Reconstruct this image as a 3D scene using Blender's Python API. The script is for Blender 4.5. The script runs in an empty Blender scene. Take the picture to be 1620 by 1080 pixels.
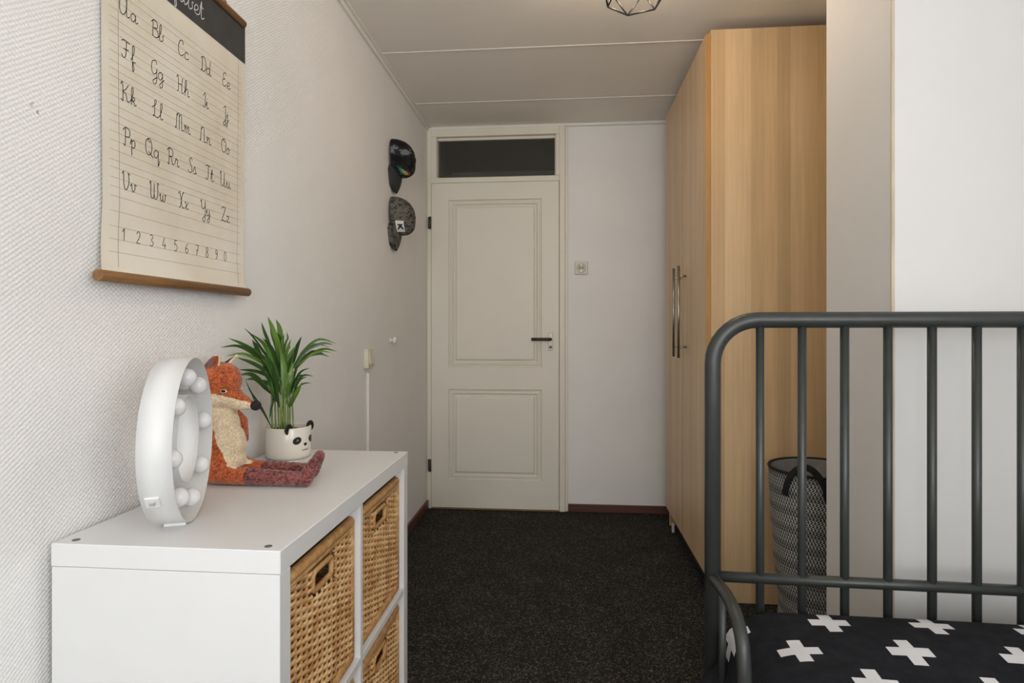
import bpy, bmesh, math, random
from mathutils import Vector, Matrix
PI = math.pi
R = math.radians
SC = bpy.context.scene
COL = SC.collection

# ------------------------------------------------------------------ camera, world, light, exposure
cam_d = bpy.data.cameras.new('camera')
cam = bpy.data.objects.new('camera', cam_d)
COL.objects.link(cam)
cam.location = (0.0, 0.0, 1.1215)
cam.rotation_euler = (R(90), 0, R(5.03))
cam_d.sensor_width = 36.0
cam_d.lens = 36.0 * 939.0 / 1620.0
cam_d.shift_y = -19.5 / 1620.0
cam_d.clip_start = 0.02
SC.camera = cam

world = bpy.data.worlds.new('sky')
SC.world = world
world.use_nodes = True
wn = world.node_tree.nodes
bg = wn['Background']
bg.inputs[0].default_value = (0.86, 0.92, 1.0, 1)
bg.inputs[1].default_value = 1.3

# overcast daylight entering through the window behind the camera
ld = bpy.data.lights.new('window_daylight', 'AREA')
ld.shape = 'RECTANGLE'
ld.size = 1.86
ld.size_y = 1.32
ld.energy = 46
ld.color = (0.975, 0.985, 1.0)
lo = bpy.data.objects.new('window_daylight', ld)
COL.objects.link(lo)
lo.location = (0.21, -2.43, 1.53)
lo.rotation_euler = (R(90), 0, 0)

# fill light at an unseen window added to brighten the near left wall
ld2 = bpy.data.lights.new('side_fill_light', 'AREA')
ld2.shape = 'RECTANGLE'
ld2.size = 1.26
ld2.size_y = 1.16
ld2.energy = 24
ld2.color = (0.975, 0.985, 1.0)
lo2 = bpy.data.objects.new('side_fill_light', ld2)
COL.objects.link(lo2)
lo2.location = (1.305, -0.75, 1.54)
lo2.rotation_euler = (0, R(90), 0)

SC.view_settings.view_transform = 'Standard'
SC.view_settings.look = 'None'
SC.view_settings.gamma = 1.0
SC.view_settings.use_curve_mapping = False
SC.view_settings.exposure = 0.11

FILL_GLOW = 112.0        # glow added to the pendant bulb to fill the room with light
# room measures
XL, XR, YB, YN, ZC = -0.8555, 1.28, 3.675, -2.40, 2.386


# ------------------------------------------------------------------ helpers
class MB:
    """collects shapes and links them as one mesh object"""
    def __init__(self):
        self.v = []; self.f = []; self.s = []; self.m = []; self.uv = {}

    def add(self, verts, faces, smooth=False, mi=0, M=None):
        o = len(self.v)
        for p in verts:
            self.v.append(tuple(M @ Vector(p)) if M is not None else tuple(p))
        for f in faces:
            self.f.append([i + o for i in f]); self.s.append(smooth); self.m.append(mi)
        return self

    def box(self, x0, x1, y0, y1, z0, z1, bev=0.0, seg=2, mi=0, M=None):
        bm = bmesh.new()
        bmesh.ops.create_cube(bm, size=1)
        for v in bm.verts:
            v.co = Vector(((x0 + x1) / 2 + v.co.x * (x1 - x0), (y0 + y1) / 2 + v.co.y * (y1 - y0), (z0 + z1) / 2 + v.co.z * (z1 - z0)))
        if bev > 0:
            bmesh.ops.bevel(bm, geom=bm.edges[:], offset=bev, segments=seg, affect='EDGES', profile=0.5)
        bm.verts.index_update()
        self.add([v.co[:] for v in bm.verts], [[v.index for v in f.verts] for f in bm.faces], False, mi, M)
        bm.free()
        return self

    def tube(self, pts, r, seg=10, closed=False, cap=True, mi=0, M=None, smooth=True):
        pts = [Vector(p) for p in pts]
        n = len(pts)
        rs = r if isinstance(r, (list, tuple)) else [r] * n
        T = []
        for i in range(n):
            a = pts[(i - 1) % n] if (closed or i > 0) else pts[i]
            b = pts[(i + 1) % n] if (closed or i < n - 1) else pts[i]
            T.append((b - a).normalized())
        up = Vector((0, 0, 1)) if abs(T[0].z) < 0.9 else Vector((1, 0, 0))
        N = (up - T[0] * up.dot(T[0])).normalized()
        vs = []
        for i in range(n):
            N = (N - T[i] * N.dot(T[i]))
            N = N.normalized() if N.length > 1e-6 else T[i].orthogonal().normalized()
            B = T[i].cross(N)
            for k in range(seg):
                a = 2 * PI * k / seg
                vs.append(pts[i] + (N * math.cos(a) + B * math.sin(a)) * rs[i])
        fs = []
        for i in range(n if closed else n - 1):
            j = (i + 1) % n
            for k in range(seg):
                l = (k + 1) % seg
                fs.append([i * seg + k, i * seg + l, j * seg + l, j * seg + k])
        self.add(vs, fs, smooth, mi, M)
        if cap and not closed:
            self.add(vs[:seg], [list(range(seg))[::-1]], False, mi, M)
            self.add(vs[-seg:], [list(range(seg))], False, mi, M)
        return self

    def lathe(self, prof, seg=32, mi=0, M=None, smooth=True, a0=0, a1=2 * PI):
        full = abs(a1 - a0 - 2 * PI) < 1e-6
        m = seg if full else seg + 1
        vs = []; fs = []
        for (r, z) in prof:
            for k in range(m):
                a = a0 + (a1 - a0) * k / seg
                vs.append((r * math.cos(a), r * math.sin(a), z))
        for i in range(len(prof) - 1):
            for k in range(seg):
                l = (k + 1) % m
                fs.append([i * m + k, i * m + l, (i + 1) * m + l, (i + 1) * m + k])
        return self.add(vs, fs, smooth, mi, M)

    def ball(self, c, r, seg=16, ring=10, mi=0, M=None):
        r = (r, r, r) if not isinstance(r, (tuple, list)) else r
        vs = []; fs = []
        for i in range(ring + 1):
            e = -PI / 2 + PI * i / ring
            for k in range(seg):
                a = 2 * PI * k / seg
                vs.append((c[0] + r[0] * math.cos(e) * math.cos(a), c[1] + r[1] * math.cos(e) * math.sin(a), c[2] + r[2] * math.sin(e)))
        for i in range(ring):
            for k in range(seg):
                l = (k + 1) % seg
                fs.append([i * seg + k, i * seg + l, (i + 1) * seg + l, (i + 1) * seg + k])
        return self.add(vs, fs, True, mi, M)

    def grid(self, fn, nu, nv, mi=0, smooth=True, M=None, uvfn=None):
        o = len(self.v)
        vs = [fn(i / nu, j / nv) for j in range(nv + 1) for i in range(nu + 1)]
        fs = []
        for j in range(nv):
            for i in range(nu):
                a = j * (nu + 1) + i
                fs.append([a, a + 1, a + nu + 2, a + nu + 1])
        self.add(vs, fs, smooth, mi, M)
        if uvfn:
            for j in range(nv + 1):
                for i in range(nu + 1):
                    self.uv[o + j * (nu + 1) + i] = uvfn(i / nu, j / nv)
        return self

    def ribbon(self, pts, w, nrm, mi=0):
        """flat stroke along pts; nrm is the sheet normal"""
        pts = [Vector(p) for p in pts]; nrm = Vector(nrm)
        vs = []
        for i, p in enumerate(pts):
            t = pts[min(i + 1, len(pts) - 1)] - pts[max(i - 1, 0)]
            s = t.cross(nrm)
            s = s.normalized() * (w / 2) if s.length > 1e-9 else Vector((0, w / 2, 0))
            vs += [p - s, p + s]
        self.add(vs, [[2 * i, 2 * i + 1, 2 * i + 3, 2 * i + 2] for i in range(len(pts) - 1)], False, mi)
        return self

    def mesh(self, name, mats):
        me = bpy.data.meshes.new(name)
        me.from_pydata(self.v, [], self.f)
        me.polygons.foreach_set('use_smooth', self.s)
        me.polygons.foreach_set('material_index', self.m)
        for m in (mats if isinstance(mats, (list, tuple)) else [mats]):
            me.materials.append(m)
        if self.uv:
            uvl = me.uv_layers.new(name='UVMap')
            for l in me.loops:
                uvl.data[l.index].uv = self.uv.get(l.vertex_index, (0, 0))
        me.update()
        bm = bmesh.new(); bm.from_mesh(me)
        bmesh.ops.remove_doubles(bm, verts=bm.verts[:], dist=1e-6)
        bmesh.ops.recalc_face_normals(bm, faces=bm.faces[:])
        bm.to_mesh(me); bm.free()
        return me

    def build(self, name, mats, parent=None, label=None, kind=None):
        return link(name, self.mesh(name, mats), parent, label, kind)


def link(name, me, parent=None, label=None, kind=None):
    o = bpy.data.objects.new(name, me)
    COL.objects.link(o)
    if parent is not None:
        o.parent = parent
    if label:
        o['label'] = label
    if kind:
        o['kind'] = kind
    return o


def thing(name, label, cat, loc=(0, 0, 0), rotz=0.0, group=None):
    o = bpy.data.objects.new(name, None)
    o.empty_display_size = 0.05
    COL.objects.link(o)
    o.location = loc
    o.rotation_euler = (0, 0, rotz)
    tag(o, label, cat, group)
    return o


def tag(o, label, cat, group=None):
    o['label'] = label; o['category'] = cat
    if group:
        o['group'] = group
    return o


def struct(o, label=None):
    o['kind'] = 'structure'
    if label:
        o['label'] = label
    return o


def catmull(pts, n=6, closed=False):
    P = [Vector(p) for p in pts]
    if len(P) < 3:
        return P
    out = []
    m = len(P)
    for i in range(m if closed else m - 1):
        p0 = P[(i - 1) % m] if (closed or i > 0) else P[0] * 2 - P[1]
        p1 = P[i]; p2 = P[(i + 1) % m]
        p3 = P[(i + 2) % m] if (closed or i + 2 < m) else P[-1] * 2 - P[-2]
        for k in range(n):
            t = k / n
            out.append(0.5 * ((2 * p1) + (p2 - p0) * t + (2 * p0 - 5 * p1 + 4 * p2 - p3) * t * t + (3 * p1 - p0 - 3 * p2 + p3) * t ** 3))
    if not closed:
        out.append(P[-1])
    return out


# ------------------------------------------------------------------ materials
class NT:
    def __init__(self, name, rough=0.5, metal=0.0, spec=0.5):
        self.mat = bpy.data.materials.new(name)
        self.mat.use_nodes = True
        self.t = self.mat.node_tree
        self.b = self.t.nodes['Principled BSDF']
        self.b.inputs['Roughness'].default_value = rough
        self.b.inputs['Metallic'].default_value = metal
        self.b.inputs['Specular IOR Level'].default_value = spec

    def n(self, typ, **kw):
        nd = self.t.nodes.new(typ)
        for k, v in kw.items():
            setattr(nd, k, v)
        return nd

    def l(self, a, b):
        self.t.links.new(a, b)

    def coord(self, kind='Object', scale=(1, 1, 1), rot=(0, 0, 0), loc=(0, 0, 0)):
        tc = self.n('ShaderNodeTexCoord'); mp = self.n('ShaderNodeMapping')
        self.l(tc.outputs[kind], mp.inputs[0])
        mp.inputs['Scale'].default_value = scale
        mp.inputs['Rotation'].default_value = rot
        mp.inputs['Location'].default_value = loc
        return mp.outputs[0]

    def noise(self, vec, scale, detail=3, rough=0.5):
        nd = self.n('ShaderNodeTexNoise')
        self.l(vec, nd.inputs['Vector'])
        nd.inputs['Scale'].default_value = scale
        nd.inputs['Detail'].default_value = detail
        nd.inputs['Roughness'].default_value = rough
        return nd.outputs[0]

    def ramp(self, fac, stops, interp='LINEAR'):
        nd = self.n('ShaderNodeValToRGB')
        nd.color_ramp.interpolation = interp
        el = nd.color_ramp.elements
        while len(el) < len(stops):
            el.new(0.5)
        for e, (p, c) in zip(el, stops):
            e.position = p
            e.color = (c[0], c[1], c[2], 1)
        self.l(fac, nd.inputs[0])
        return nd.outputs[0]

    def math(self, op, a, b=None, c=None):
        nd = self.n('ShaderNodeMath', operation=op)
        for i, x in enumerate((a, b, c)):
            if x is None:
                continue
            if isinstance(x, (int, float)):
                nd.inputs[i].default_value = x
            else:
                self.l(x, nd.inputs[i])
        return nd.outputs[0]

    def mix(self, fac, a, b, mode='MIX'):
        nd = self.n('ShaderNodeMix', data_type='RGBA', blend_type=mode)
        for s, x in ((nd.inputs[0], fac), (nd.inputs[6], a), (nd.inputs[7], b)):
            if isinstance(x, (int, float)):
                s.default_value = x
            elif isinstance(x, tuple):
                s.default_value = (x[0], x[1], x[2], 1)
            else:
                self.l(x, s)
        return nd.outputs[2]

    def sep(self, vec):
        nd = self.n('ShaderNodeSeparateXYZ')
        self.l(vec, nd.inputs[0])
        return nd.outputs

    def color(self, c):
        if isinstance(c, tuple):
            self.b.inputs['Base Color'].default_value = (c[0], c[1], c[2], 1)
        else:
            self.l(c, self.b.inputs['Base Color'])
        return self

    def bump(self, h, strength=0.3, dist=0.002):
        nd = self.n('ShaderNodeBump')
        nd.inputs['Strength'].default_value = strength
        nd.inputs['Distance'].default_value = dist
        self.l(h, nd.inputs['Height'])
        self.l(nd.outputs[0], self.b.inputs['Normal'])
        return self


def srgb(r, g, b):
    def f(x):
        x /= 255.0
        return x / 12.92 if x <= 0.04045 else ((x + 0.055) / 1.055) ** 2.4
    return (f(r), f(g), f(b))


def plain(name, col, rough=0.5, metal=0.0, var=0.06, scale=18, bump=0.05, bscale=220, bdist=0.001):
    t = NT(name, rough, metal)
    v = t.coord()
    c2 = tuple(x * (1 - var) for x in col)
    t.color(t.ramp(t.noise(v, scale), [(0.35, c2), (0.65, col)]))
    if bump:
        t.bump(t.noise(v, bscale), bump, bdist)
    return t.mat


def wallpaper():
    t = NT('woven_white_wallpaper', 0.72, 0, 0.3)
    v = t.coord()
    x, y, z = t.sep(v)
    wob = t.math('MULTIPLY', t.noise(v, 70, 2), 2.0)
    wo2 = t.math('MULTIPLY', t.noise(t.coord('Object', (1, 1, 1), (0, 0, 0), (3, 7, 5)), 70, 2), 2.0)
    a = t.math('ADD', t.math('MULTIPLY', y, 2 * PI / 0.0118), wob)
    b = t.math('ADD', t.math('MULTIPLY', z, 2 * PI / 0.0088), wo2)
    h = t.math('MULTIPLY', t.math('SINE', a), t.math('SINE', b))
    h = t.math('ADD', h, t.math('MULTIPLY', t.noise(v, 420, 2), 0.7))
    base = t.ramp(t.noise(v, 4, 3), [(0.3, (0.85, 0.84, 0.822)), (0.7, (0.88, 0.87, 0.852))])
    # small reddish smudge near the poster
    def spot(py, pz, r):
        dy = t.math('SUBTRACT', y, py); dz = t.math('SUBTRACT', z, pz)
        d = t.math('SQRT', t.math('ADD', t.math('MULTIPLY', dy, dy), t.math('MULTIPLY', dz, dz)))
        d = t.math('ADD', d, t.math('MULTIPLY', t.math('SUBTRACT', t.noise(v, 170, 3), 0.5), 0.018))
        return t.math('LESS_THAN', d, r)
    s1 = t.math('MULTIPLY', spot(0.886, 1.483, 0.0052), 0.45)
    s2 = t.math('MULTIPLY', spot(0.897, 1.474, 0.0022), 0.6)
    c = t.mix(s1, base, (0.55, 0.3, 0.27))
    c = t.mix(s2, c, (0.25, 0.22, 0.21))
    t.color(c)
    t.bump(h, 0.48, 0.0009)
    return t.mat


def paint(name, col, rough=0.6, bs=300, b=0.12):
    t = NT(name, rough, 0, 0.35)
    v = t.coord()
    t.color(t.ramp(t.noise(v, 3.5, 3), [(0.3, tuple(x * 0.965 for x in col)), (0.7, col)]))
    t.bump(t.noise(v, bs, 3), b, 0.0008)
    return t.mat


def carpet():
    t = NT('charcoal_flecked_carpet', 0.95, 0, 0.15)
    v = t.coord()
    vo = t.n('ShaderNodeTexVoronoi'); t.l(v, vo.inputs['Vector']); vo.inputs['Scale'].default_value = 260
    rnd = t.sep(vo.outputs['Color'])[0]
    c = t.ramp(rnd, [(0.0, (0.013, 0.0125, 0.0115)), (0.45, (0.027, 0.026, 0.024)), (0.78, (0.058, 0.056, 0.050)), (0.9, (0.10, 0.096, 0.086)), (1.0, (0.22, 0.21, 0.19))])
    m = t.ramp(t.noise(v, 7, 4), [(0.3, (0.75, 0.75, 0.75)), (0.7, (1.1, 1.08, 1.05))])
    t.color(t.mix(1.0, c, m, 'MULTIPLY'))
    t.bump(t.math('ADD', vo.outputs['Distance'], t.noise(v, 600, 2)), 0.8, 0.004)
    return t.mat


def laminate(name='birch_laminate', axis='x', base=(0.60, 0.40, 0.205), lo=0.86):
    """pale wood-effect foil with upright staves"""
    t = NT(name, 0.42, 0, 0.4)
    v = t.coord()
    x, y, z = t.sep(v)
    a = x if axis == 'x' else y
    col = t.math('FLOOR', t.math('MULTIPLY', t.math('ADD', a, 4.0), 1 / 0.052))
    wn_ = t.n('ShaderNodeTexWhiteNoise', noise_dimensions='1D'); t.l(col, wn_.inputs['W'])
    off = t.math('MULTIPLY', wn_.outputs[0], 1.7)
    seg = t.math('FLOOR', t.math('MULTIPLY', t.math('ADD', z, off), 1 / 6.0))
    cmb = t.n('ShaderNodeCombineXYZ'); t.l(col, cmb.inputs[0]); t.l(seg, cmb.inputs[1])
    w2 = t.n('ShaderNodeTexWhiteNoise', noise_dimensions='2D'); t.l(cmb.outputs[0], w2.inputs[0])
    tone = t.ramp(w2.outputs[0], [(0.0, tuple(c * lo for c in base)), (0.5, base), (1.0, tuple(min(1, c * (1 + (q - 1) * (1 - lo) / 0.14)) for c, q in zip(base, (1.07, 1.11, 1.18))))])
    st = t.coord('Object', (60, 60, 2.2))
    gr = t.noise(st, 1.0, 4, 0.6)
    g = t.ramp(gr, [(0.3, (0.90, 0.89, 0.87)), (0.62, (1.03, 1.03, 1.03))])
    big = t.ramp(t.noise(t.coord('Object', (9, 9, 0.9)), 1.0, 3), [(0.3, (0.93, 0.92, 0.9)), (0.7, (1.04, 1.04, 1.05))])
    t.color(t.mix(1.0, t.mix(1.0, tone, g, 'MULTIPLY'), big, 'MULTIPLY'))
    t.bump(gr, 0.05, 0.0006)
    return t.mat


def rattan():
    t = NT('golden_brown_rattan', 0.55, 0, 0.4)
    v = t.coord()
    n1 = t.noise(v, 26, 3); n2 = t.noise(v, 230, 3)
    c = t.ramp(t.math('ADD', t.math('MULTIPLY', n1, 0.65), t.math('MULTIPLY', n2, 0.35)),
               [(0.30, (0.30, 0.135, 0.05)), (0.44, (0.56, 0.31, 0.125)), (0.56, (0.72, 0.47, 0.225)), (0.70, (0.82, 0.62, 0.36))])
    t.color(c)
    t.bump(n2, 0.25, 0.0008)
    return t.mat


def rattan_rim():
    t = NT('wrapped_cane_rim', 0.5, 0, 0.4)
    v = t.coord()
    w = t.n('ShaderNodeTexWave', wave_type='BANDS', bands_direction='Y'); t.l(v, w.inputs[0])
    w.inputs['Scale'].default_value = 42; w.inputs['Distortion'].default_value = 2.5; w.inputs['Detail'].default_value = 2
    c = t.ramp(t.noise(v, 40, 3), [(0.3, (0.42, 0.20, 0.065)), (0.55, (0.58, 0.33, 0.13)), (0.75, (0.68, 0.44, 0.20))])
    c = t.mix(1.0, c, t.ramp(w.outputs[1], [(0.0, (0.72, 0.68, 0.62)), (0.35, (1, 1, 1))]), 'MULTIPLY')
    t.color(c)
    t.bump(w.outputs[1], 0.4, 0.001)
    return t.mat


def plush(name, c0, c1, scale=330):
    t = NT(name, 0.95, 0, 0.1)
    v = t.coord()
    n = t.noise(v, scale, 4, 0.65); n2 = t.noise(v, 60, 3)
    c = t.ramp(t.math('ADD', t.math('MULTIPLY', n, 0.75), t.math('MULTIPLY', n2, 0.25)), [(0.40, c0), (0.58, c1)])
    t.color(c)
    t.bump(n, 0.8, 0.003)
    t.b.inputs['Sheen Weight'].default_value = 0.3
    return t.mat


def camo(name, cols, scale=22):
    t = NT(name, 0.85, 0, 0.2)
    v = t.coord('Object', (1, 1, 1.6))
    n = t.noise(v, scale, 5, 0.6)
    t.color(t.ramp(n, [(0.0, cols[0]), (0.42, cols[1]), (0.5, cols[2]), (0.58, cols[3])], 'CONSTANT'))
    t.bump(t.noise(v, 500, 2), 0.2, 0.001)
    return t.mat


def cross_print():
    t = NT('black_cotton_with_white_crosses', 0.9, 0, 0.15)
    tc = t.n('ShaderNodeTexCoord')
    u, w, _ = t.sep(tc.outputs['UV'])
    def cross(u0, w0):
        pu, pw = 0.200, 0.206
        def loc(a, a0, p):
            return t.math('MULTIPLY', t.math('ABSOLUTE', t.math('SUBTRACT', t.math('FRACT', t.math('ADD', t.math('MULTIPLY', t.math('SUBTRACT', a, a0), 1 / p), 0.5 + 20)), 0.5)), p)
        du = loc(u, u0, pu); dw = loc(w, w0, pw)
        L, S = 0.0385, 0.0128
        a = t.math('MULTIPLY', t.math('LESS_THAN', du, L), t.math('LESS_THAN', dw, S))
        b = t.math('MULTIPLY', t.math('LESS_THAN', du, S), t.math('LESS_THAN', dw, L))
        return t.math('MAXIMUM', a, b)
    m = t.math('MAXIMUM', cross(0.122, 0.192), cross(0.2185, 0.083))
    v = t.coord()
    blk = t.ramp(t.noise(v, 35, 5, 0.65), [(0.35, (0.0105, 0.0115, 0.0145)), (0.7, (0.019, 0.0205, 0.025))])
    t.color(t.mix(m, blk, (0.68, 0.68, 0.70)))
    t.bump(t.noise(v, 26, 4), 0.35, 0.006)
    return t.mat


def basket_weave():
    t = NT('black_and_white_rope_weave', 0.9, 0, 0.15)
    tc = t.n('ShaderNodeTexCoord')
    u, w, _ = t.sep(tc.outputs['UV'])          # u: turns * 60, w: rows
    row = t.math('FLOOR', w)
    fr = t.math('FRACT', w)
    tri = t.math('ABSOLUTE', t.math('SUBTRACT', fr, 0.5))
    sh = t.math('ADD', t.math('MULTIPLY', u, 1.0), t.math('MULTIPLY', tri, 1.1))
    sh = t.math('ADD', sh, t.math('MULTIPLY', row, 0.5))
    d = t.math('FRACT', sh)
    dash = t.math('LESS_THAN', d, 0.52)
    third = t.math('LESS_THAN', t.math('FRACT', t.math('MULTIPLY', row, 0.2)), 0.25)
    dash = t.math('MULTIPLY', dash, t.math('SUBTRACT', 1.0, t.math('MULTIPLY', third, 0.35)))
    c = t.mix(dash, (0.018, 0.018, 0.017), (0.46, 0.45, 0.42))
    t.color(c)
    t.bump(t.noise(t.coord(), 400, 2), 0.4, 0.001)
    return t.mat


def leafmat():
    t = NT('glossy_green_leaf', 0.38, 0, 0.5)
    v = t.coord()
    oi = t.n('ShaderNodeObjectInfo')
    r = t.ramp(oi.outputs['Random'], [(0.0, (0.018, 0.055, 0.010)), (0.5, (0.035, 0.100, 0.015)), (1.0, (0.13, 0.235, 0.035))])
    t.color(t.mix(1.0, r, t.ramp(t.noise(t.coord('Object', (40, 40, 40)), 1.0, 2), [(0.3, (0.75, 0.8, 0.7)), (0.7, (1.15, 1.1, 1.1))]), 'MULTIPLY'))
    t.b.inputs['Subsurface Weight'].default_value = 0.0
    return t.mat


def paper():
    t = NT('aged_cream_canvas', 0.8, 0, 0.2)
    v = t.coord()
    n = t.noise(v, 5, 4); n2 = t.noise(v, 700, 2)
    t.color(t.ramp(n, [(0.3, (0.71, 0.64, 0.51)), (0.5, (0.78, 0.72, 0.60)), (0.72, (0.83, 0.785, 0.69))]))
    t.bump(n2, 0.1, 0.0004)
    return t.mat


def brown_wood(name, c0, c1, rough=0.45, scale=(6, 6, 90)):
    t = NT(name, rough, 0, 0.4)
    g = t.noise(t.coord('Object', scale), 1.0, 4, 0.6)
    t.color(t.ramp(g, [(0.3, c0), (0.7, c1)]))
    t.bump(g, 0.08, 0.0006)
    return t.mat


def glass():
    m = bpy.data.materials.new('clear_glass'); m.use_nodes = True
    nt = m.node_tree; b = nt.nodes['Principled BSDF']
    b.inputs['Roughness'].default_value = 0.02
    b.inputs['Transmission Weight'].default_value = 1.0
    b.inputs['IOR'].default_value = 1.45
    b.inputs['Base Color'].default_value = (0.92, 0.94, 0.93, 1)
    return m


M_WALLP = wallpaper()
M_WALL = paint('white_wall_paint', (0.87, 0.86, 0.845))
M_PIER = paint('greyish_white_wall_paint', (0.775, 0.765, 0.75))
M_CEIL = paint('white_ceiling_board', (0.91, 0.865, 0.80), 0.6, 160, 0.1)
M_TRIM = paint('off_white_trim', (0.86, 0.83, 0.78), 0.5)
M_DOOR = paint('cream_door_paint', (0.83, 0.79, 0.70), 0.42, 90, 0.05)
M_FRAME = paint('cream_frame_paint', (0.83, 0.79, 0.68), 0.42, 90, 0.05)
M_CARPET = carpet()
M_BASE = brown_wood('red_brown_skirting', (0.085, 0.032, 0.024), (0.15, 0.06, 0.045), 0.45, (4, 4, 60))
M_OAK = brown_wood('oak_threshold', (0.22, 0.12, 0.05), (0.36, 0.21, 0.09), 0.5, (5, 60, 60))
M_LAM = laminate('birch_laminate', 'x', (0.68, 0.47, 0.255))
M_LAMD = laminate('birch_laminate_door', 'y', (0.72, 0.525, 0.32), 0.95)
M_EDGE = brown_wood('orange_edge_band', (0.40, 0.19, 0.05), (0.52, 0.27, 0.085), 0.45, (30, 30, 3))
M_STEEL = plain('brushed_steel', (0.42, 0.40, 0.37), 0.3, 1.0, 0.1, 60, 0.0)
M_DARKMETAL = plain('dark_bronze_metal', (0.05, 0.04, 0.03), 0.4, 0.6)
M_WLAM = plain('white_shelf_foil', (0.76, 0.76, 0.755), 0.38, 0, 0.02, 8, 0.03, 90)
M_PLUG = plain('grey_plastic_plug', (0.13, 0.14, 0.14), 0.5)
M_RATTAN = rattan()
M_RIM = rattan_rim()
M_WMETAL = plain('white_coated_metal', (0.74, 0.74, 0.735), 0.42, 0, 0.02)
M_BULB = plain('frosted_white_bulb', (0.84, 0.84, 0.85), 0.22, 0, 0.01, 5, 0)
M_FRAMEBED = plain('dark_grey_green_tube', (0.046, 0.051, 0.048), 0.38, 0.25, 0.12, 30, 0.03, 300)
M_CROSS = cross_print()
M_MATT = plain('black_mattress_ticking', (0.03, 0.03, 0.035), 0.9)
M_RUST = plush('rust_orange_plush', (0.25, 0.046, 0.015), (0.62, 0.16, 0.055), 230)
M_CREAM = plush('cream_plush', (0.62, 0.47, 0.295), (0.85, 0.71, 0.50), 230)
M_MAROON = plush('maroon_plush', (0.06, 0.014, 0.016), (0.31, 0.10, 0.088), 190)
M_NOSE = plain('black_felt', (0.018, 0.013, 0.015), 0.85, 0, 0.3, 400, 0.3, 500)
M_EARIN = plush('dusky_ear_lining', (0.13, 0.06, 0.05), (0.28, 0.15, 0.12))
M_POT = plain('cream_glazed_ceramic', (0.74, 0.69, 0.61), 0.18, 0, 0.03, 10, 0)
M_BLACKGLAZE = plain('black_glaze', (0.012, 0.012, 0.012), 0.18, 0, 0.1, 20, 0)
M_SOIL = plain('dark_potting_soil', (0.03, 0.02, 0.013), 0.95, 0, 0.5, 200, 0.8, 300, 0.004)
M_LEAF = leafmat()
M_STEM = plain('pale_green_stem', (0.24, 0.33, 0.085), 0.5, 0, 0.4, 60, 0)
M_PAPER = paper()
M_INK = plain('black_ink', (0.035, 0.032, 0.03), 0.85, 0, 0.1, 20, 0)
M_RULE = plain('grey_ruled_line', (0.44, 0.395, 0.315), 0.85, 0, 0.1, 20, 0)
M_CHALK = plain('white_chalk_print', (0.75, 0.74, 0.72), 0.85, 0, 0.1, 20, 0)
M_BAND = plain('charcoal_band', (0.055, 0.053, 0.052), 0.85, 0, 0.15, 30, 0.05)
M_ROD = brown_wood('stained_wood_rod', (0.12, 0.055, 0.02), (0.30, 0.155, 0.055), 0.5, (60, 5, 60))
M_STRING = plain('jute_string', (0.35, 0.24, 0.13), 0.9)
M_PLASTIC = plain('ivory_plastic', (0.66, 0.62, 0.50), 0.35, 0, 0.03, 20, 0)
M_WPLASTIC = plain('white_plastic', (0.80, 0.78, 0.755), 0.4, 0, 0.03, 20, 0)
M_HOLE = plain('dark_slot', (0.02, 0.018, 0.016), 0.8, 0, 0.1, 20, 0)
M_CAPBLACK = camo('glossy_black_cap_cloth', [(0.006, 0.006, 0.007), (0.011, 0.011, 0.012), (0.02, 0.02, 0.02), (0.16, 0.16, 0.165)], 17)
M_CAPBILL = plain('black_bill_cloth', (0.03, 0.031, 0.03), 0.75, 0, 0.3, 60)
M_CAPCAMO = camo('grey_camouflage_cloth', [(0.035, 0.033, 0.028), (0.085, 0.08, 0.068), (0.15, 0.142, 0.12), (0.045, 0.042, 0.036)], 30)
M_WIRE = plain('black_wire', (0.008, 0.008, 0.008), 0.5, 0.3)
M_WEAVE = basket_weave()
M_LINING = plain('grey_cotton_lining', (0.36, 0.35, 0.33), 0.9, 0, 0.15, 40, 0.3, 400)
M_STRAP = plain('black_cotton_strap', (0.008, 0.008, 0.008), 0.9, 0, 0.2, 60, 0.4, 400)
M_CORNER = brown_wood('pale_wood_corner_bead', (0.50, 0.40, 0.28), (0.68, 0.58, 0.45), 0.6, (30, 30, 6))
M_GLASS = glass()
M_HALL = paint('hall_wall_paint', (0.72, 0.68, 0.6))

# ------------------------------------------------------------------ room shell
floor = struct(MB().box(XL - 0.1, XR + 0.1, YN - 0.1, YB + 0.1, -0.06, 0.0).build('floor', M_CARPET), 'charcoal flecked carpet on the floor')
wl = struct(MB().box(XL - 0.1, XL, YN - 0.1, YB + 0.1, 0, ZC + 0.1).build('wall_left', M_WALLP), 'white wall with woven texture')
wb = struct(MB().box(0.005, XR + 0.1, YB, YB + 0.1, 0, ZC + 0.1).build('wall_back', M_WALL), 'white wall beside the door')
SY0, SY1, SZ0, SZ1 = -1.35, -0.15, 0.89, 2.19
wm = MB().box(XR, XR + 0.1, YN - 0.1, SY0, 0, ZC + 0.1).box(XR, XR + 0.1, SY1, YB, 0, ZC + 0.1)
wm.box(XR, XR + 0.1, SY0, SY1, 0, SZ0).box(XR, XR + 0.1, SY0, SY1, SZ1, ZC + 0.1)
wr = struct(wm.build('wall_right', M_WALL))
added_win = struct(bpy.data.objects.new('added_window', None)); COL.objects.link(added_win)  # unseen window, added to go with the side fill light
added_win.location = (XR + 0.06, SY0, SZ0)
fm = MB(); W_, H_ = SY1 - SY0, SZ1 - SZ0
for a in ((0, W_, 0, .045), (0, W_, H_ - .045, H_), (0, .045, .045, H_ - .045), (W_ - .045, W_, .045, H_ - .045)):
    fm.box(-0.02, 0.03, a[0], a[1], a[2], a[3])
fm.build('window_frame', M_WPLASTIC, added_win)
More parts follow.
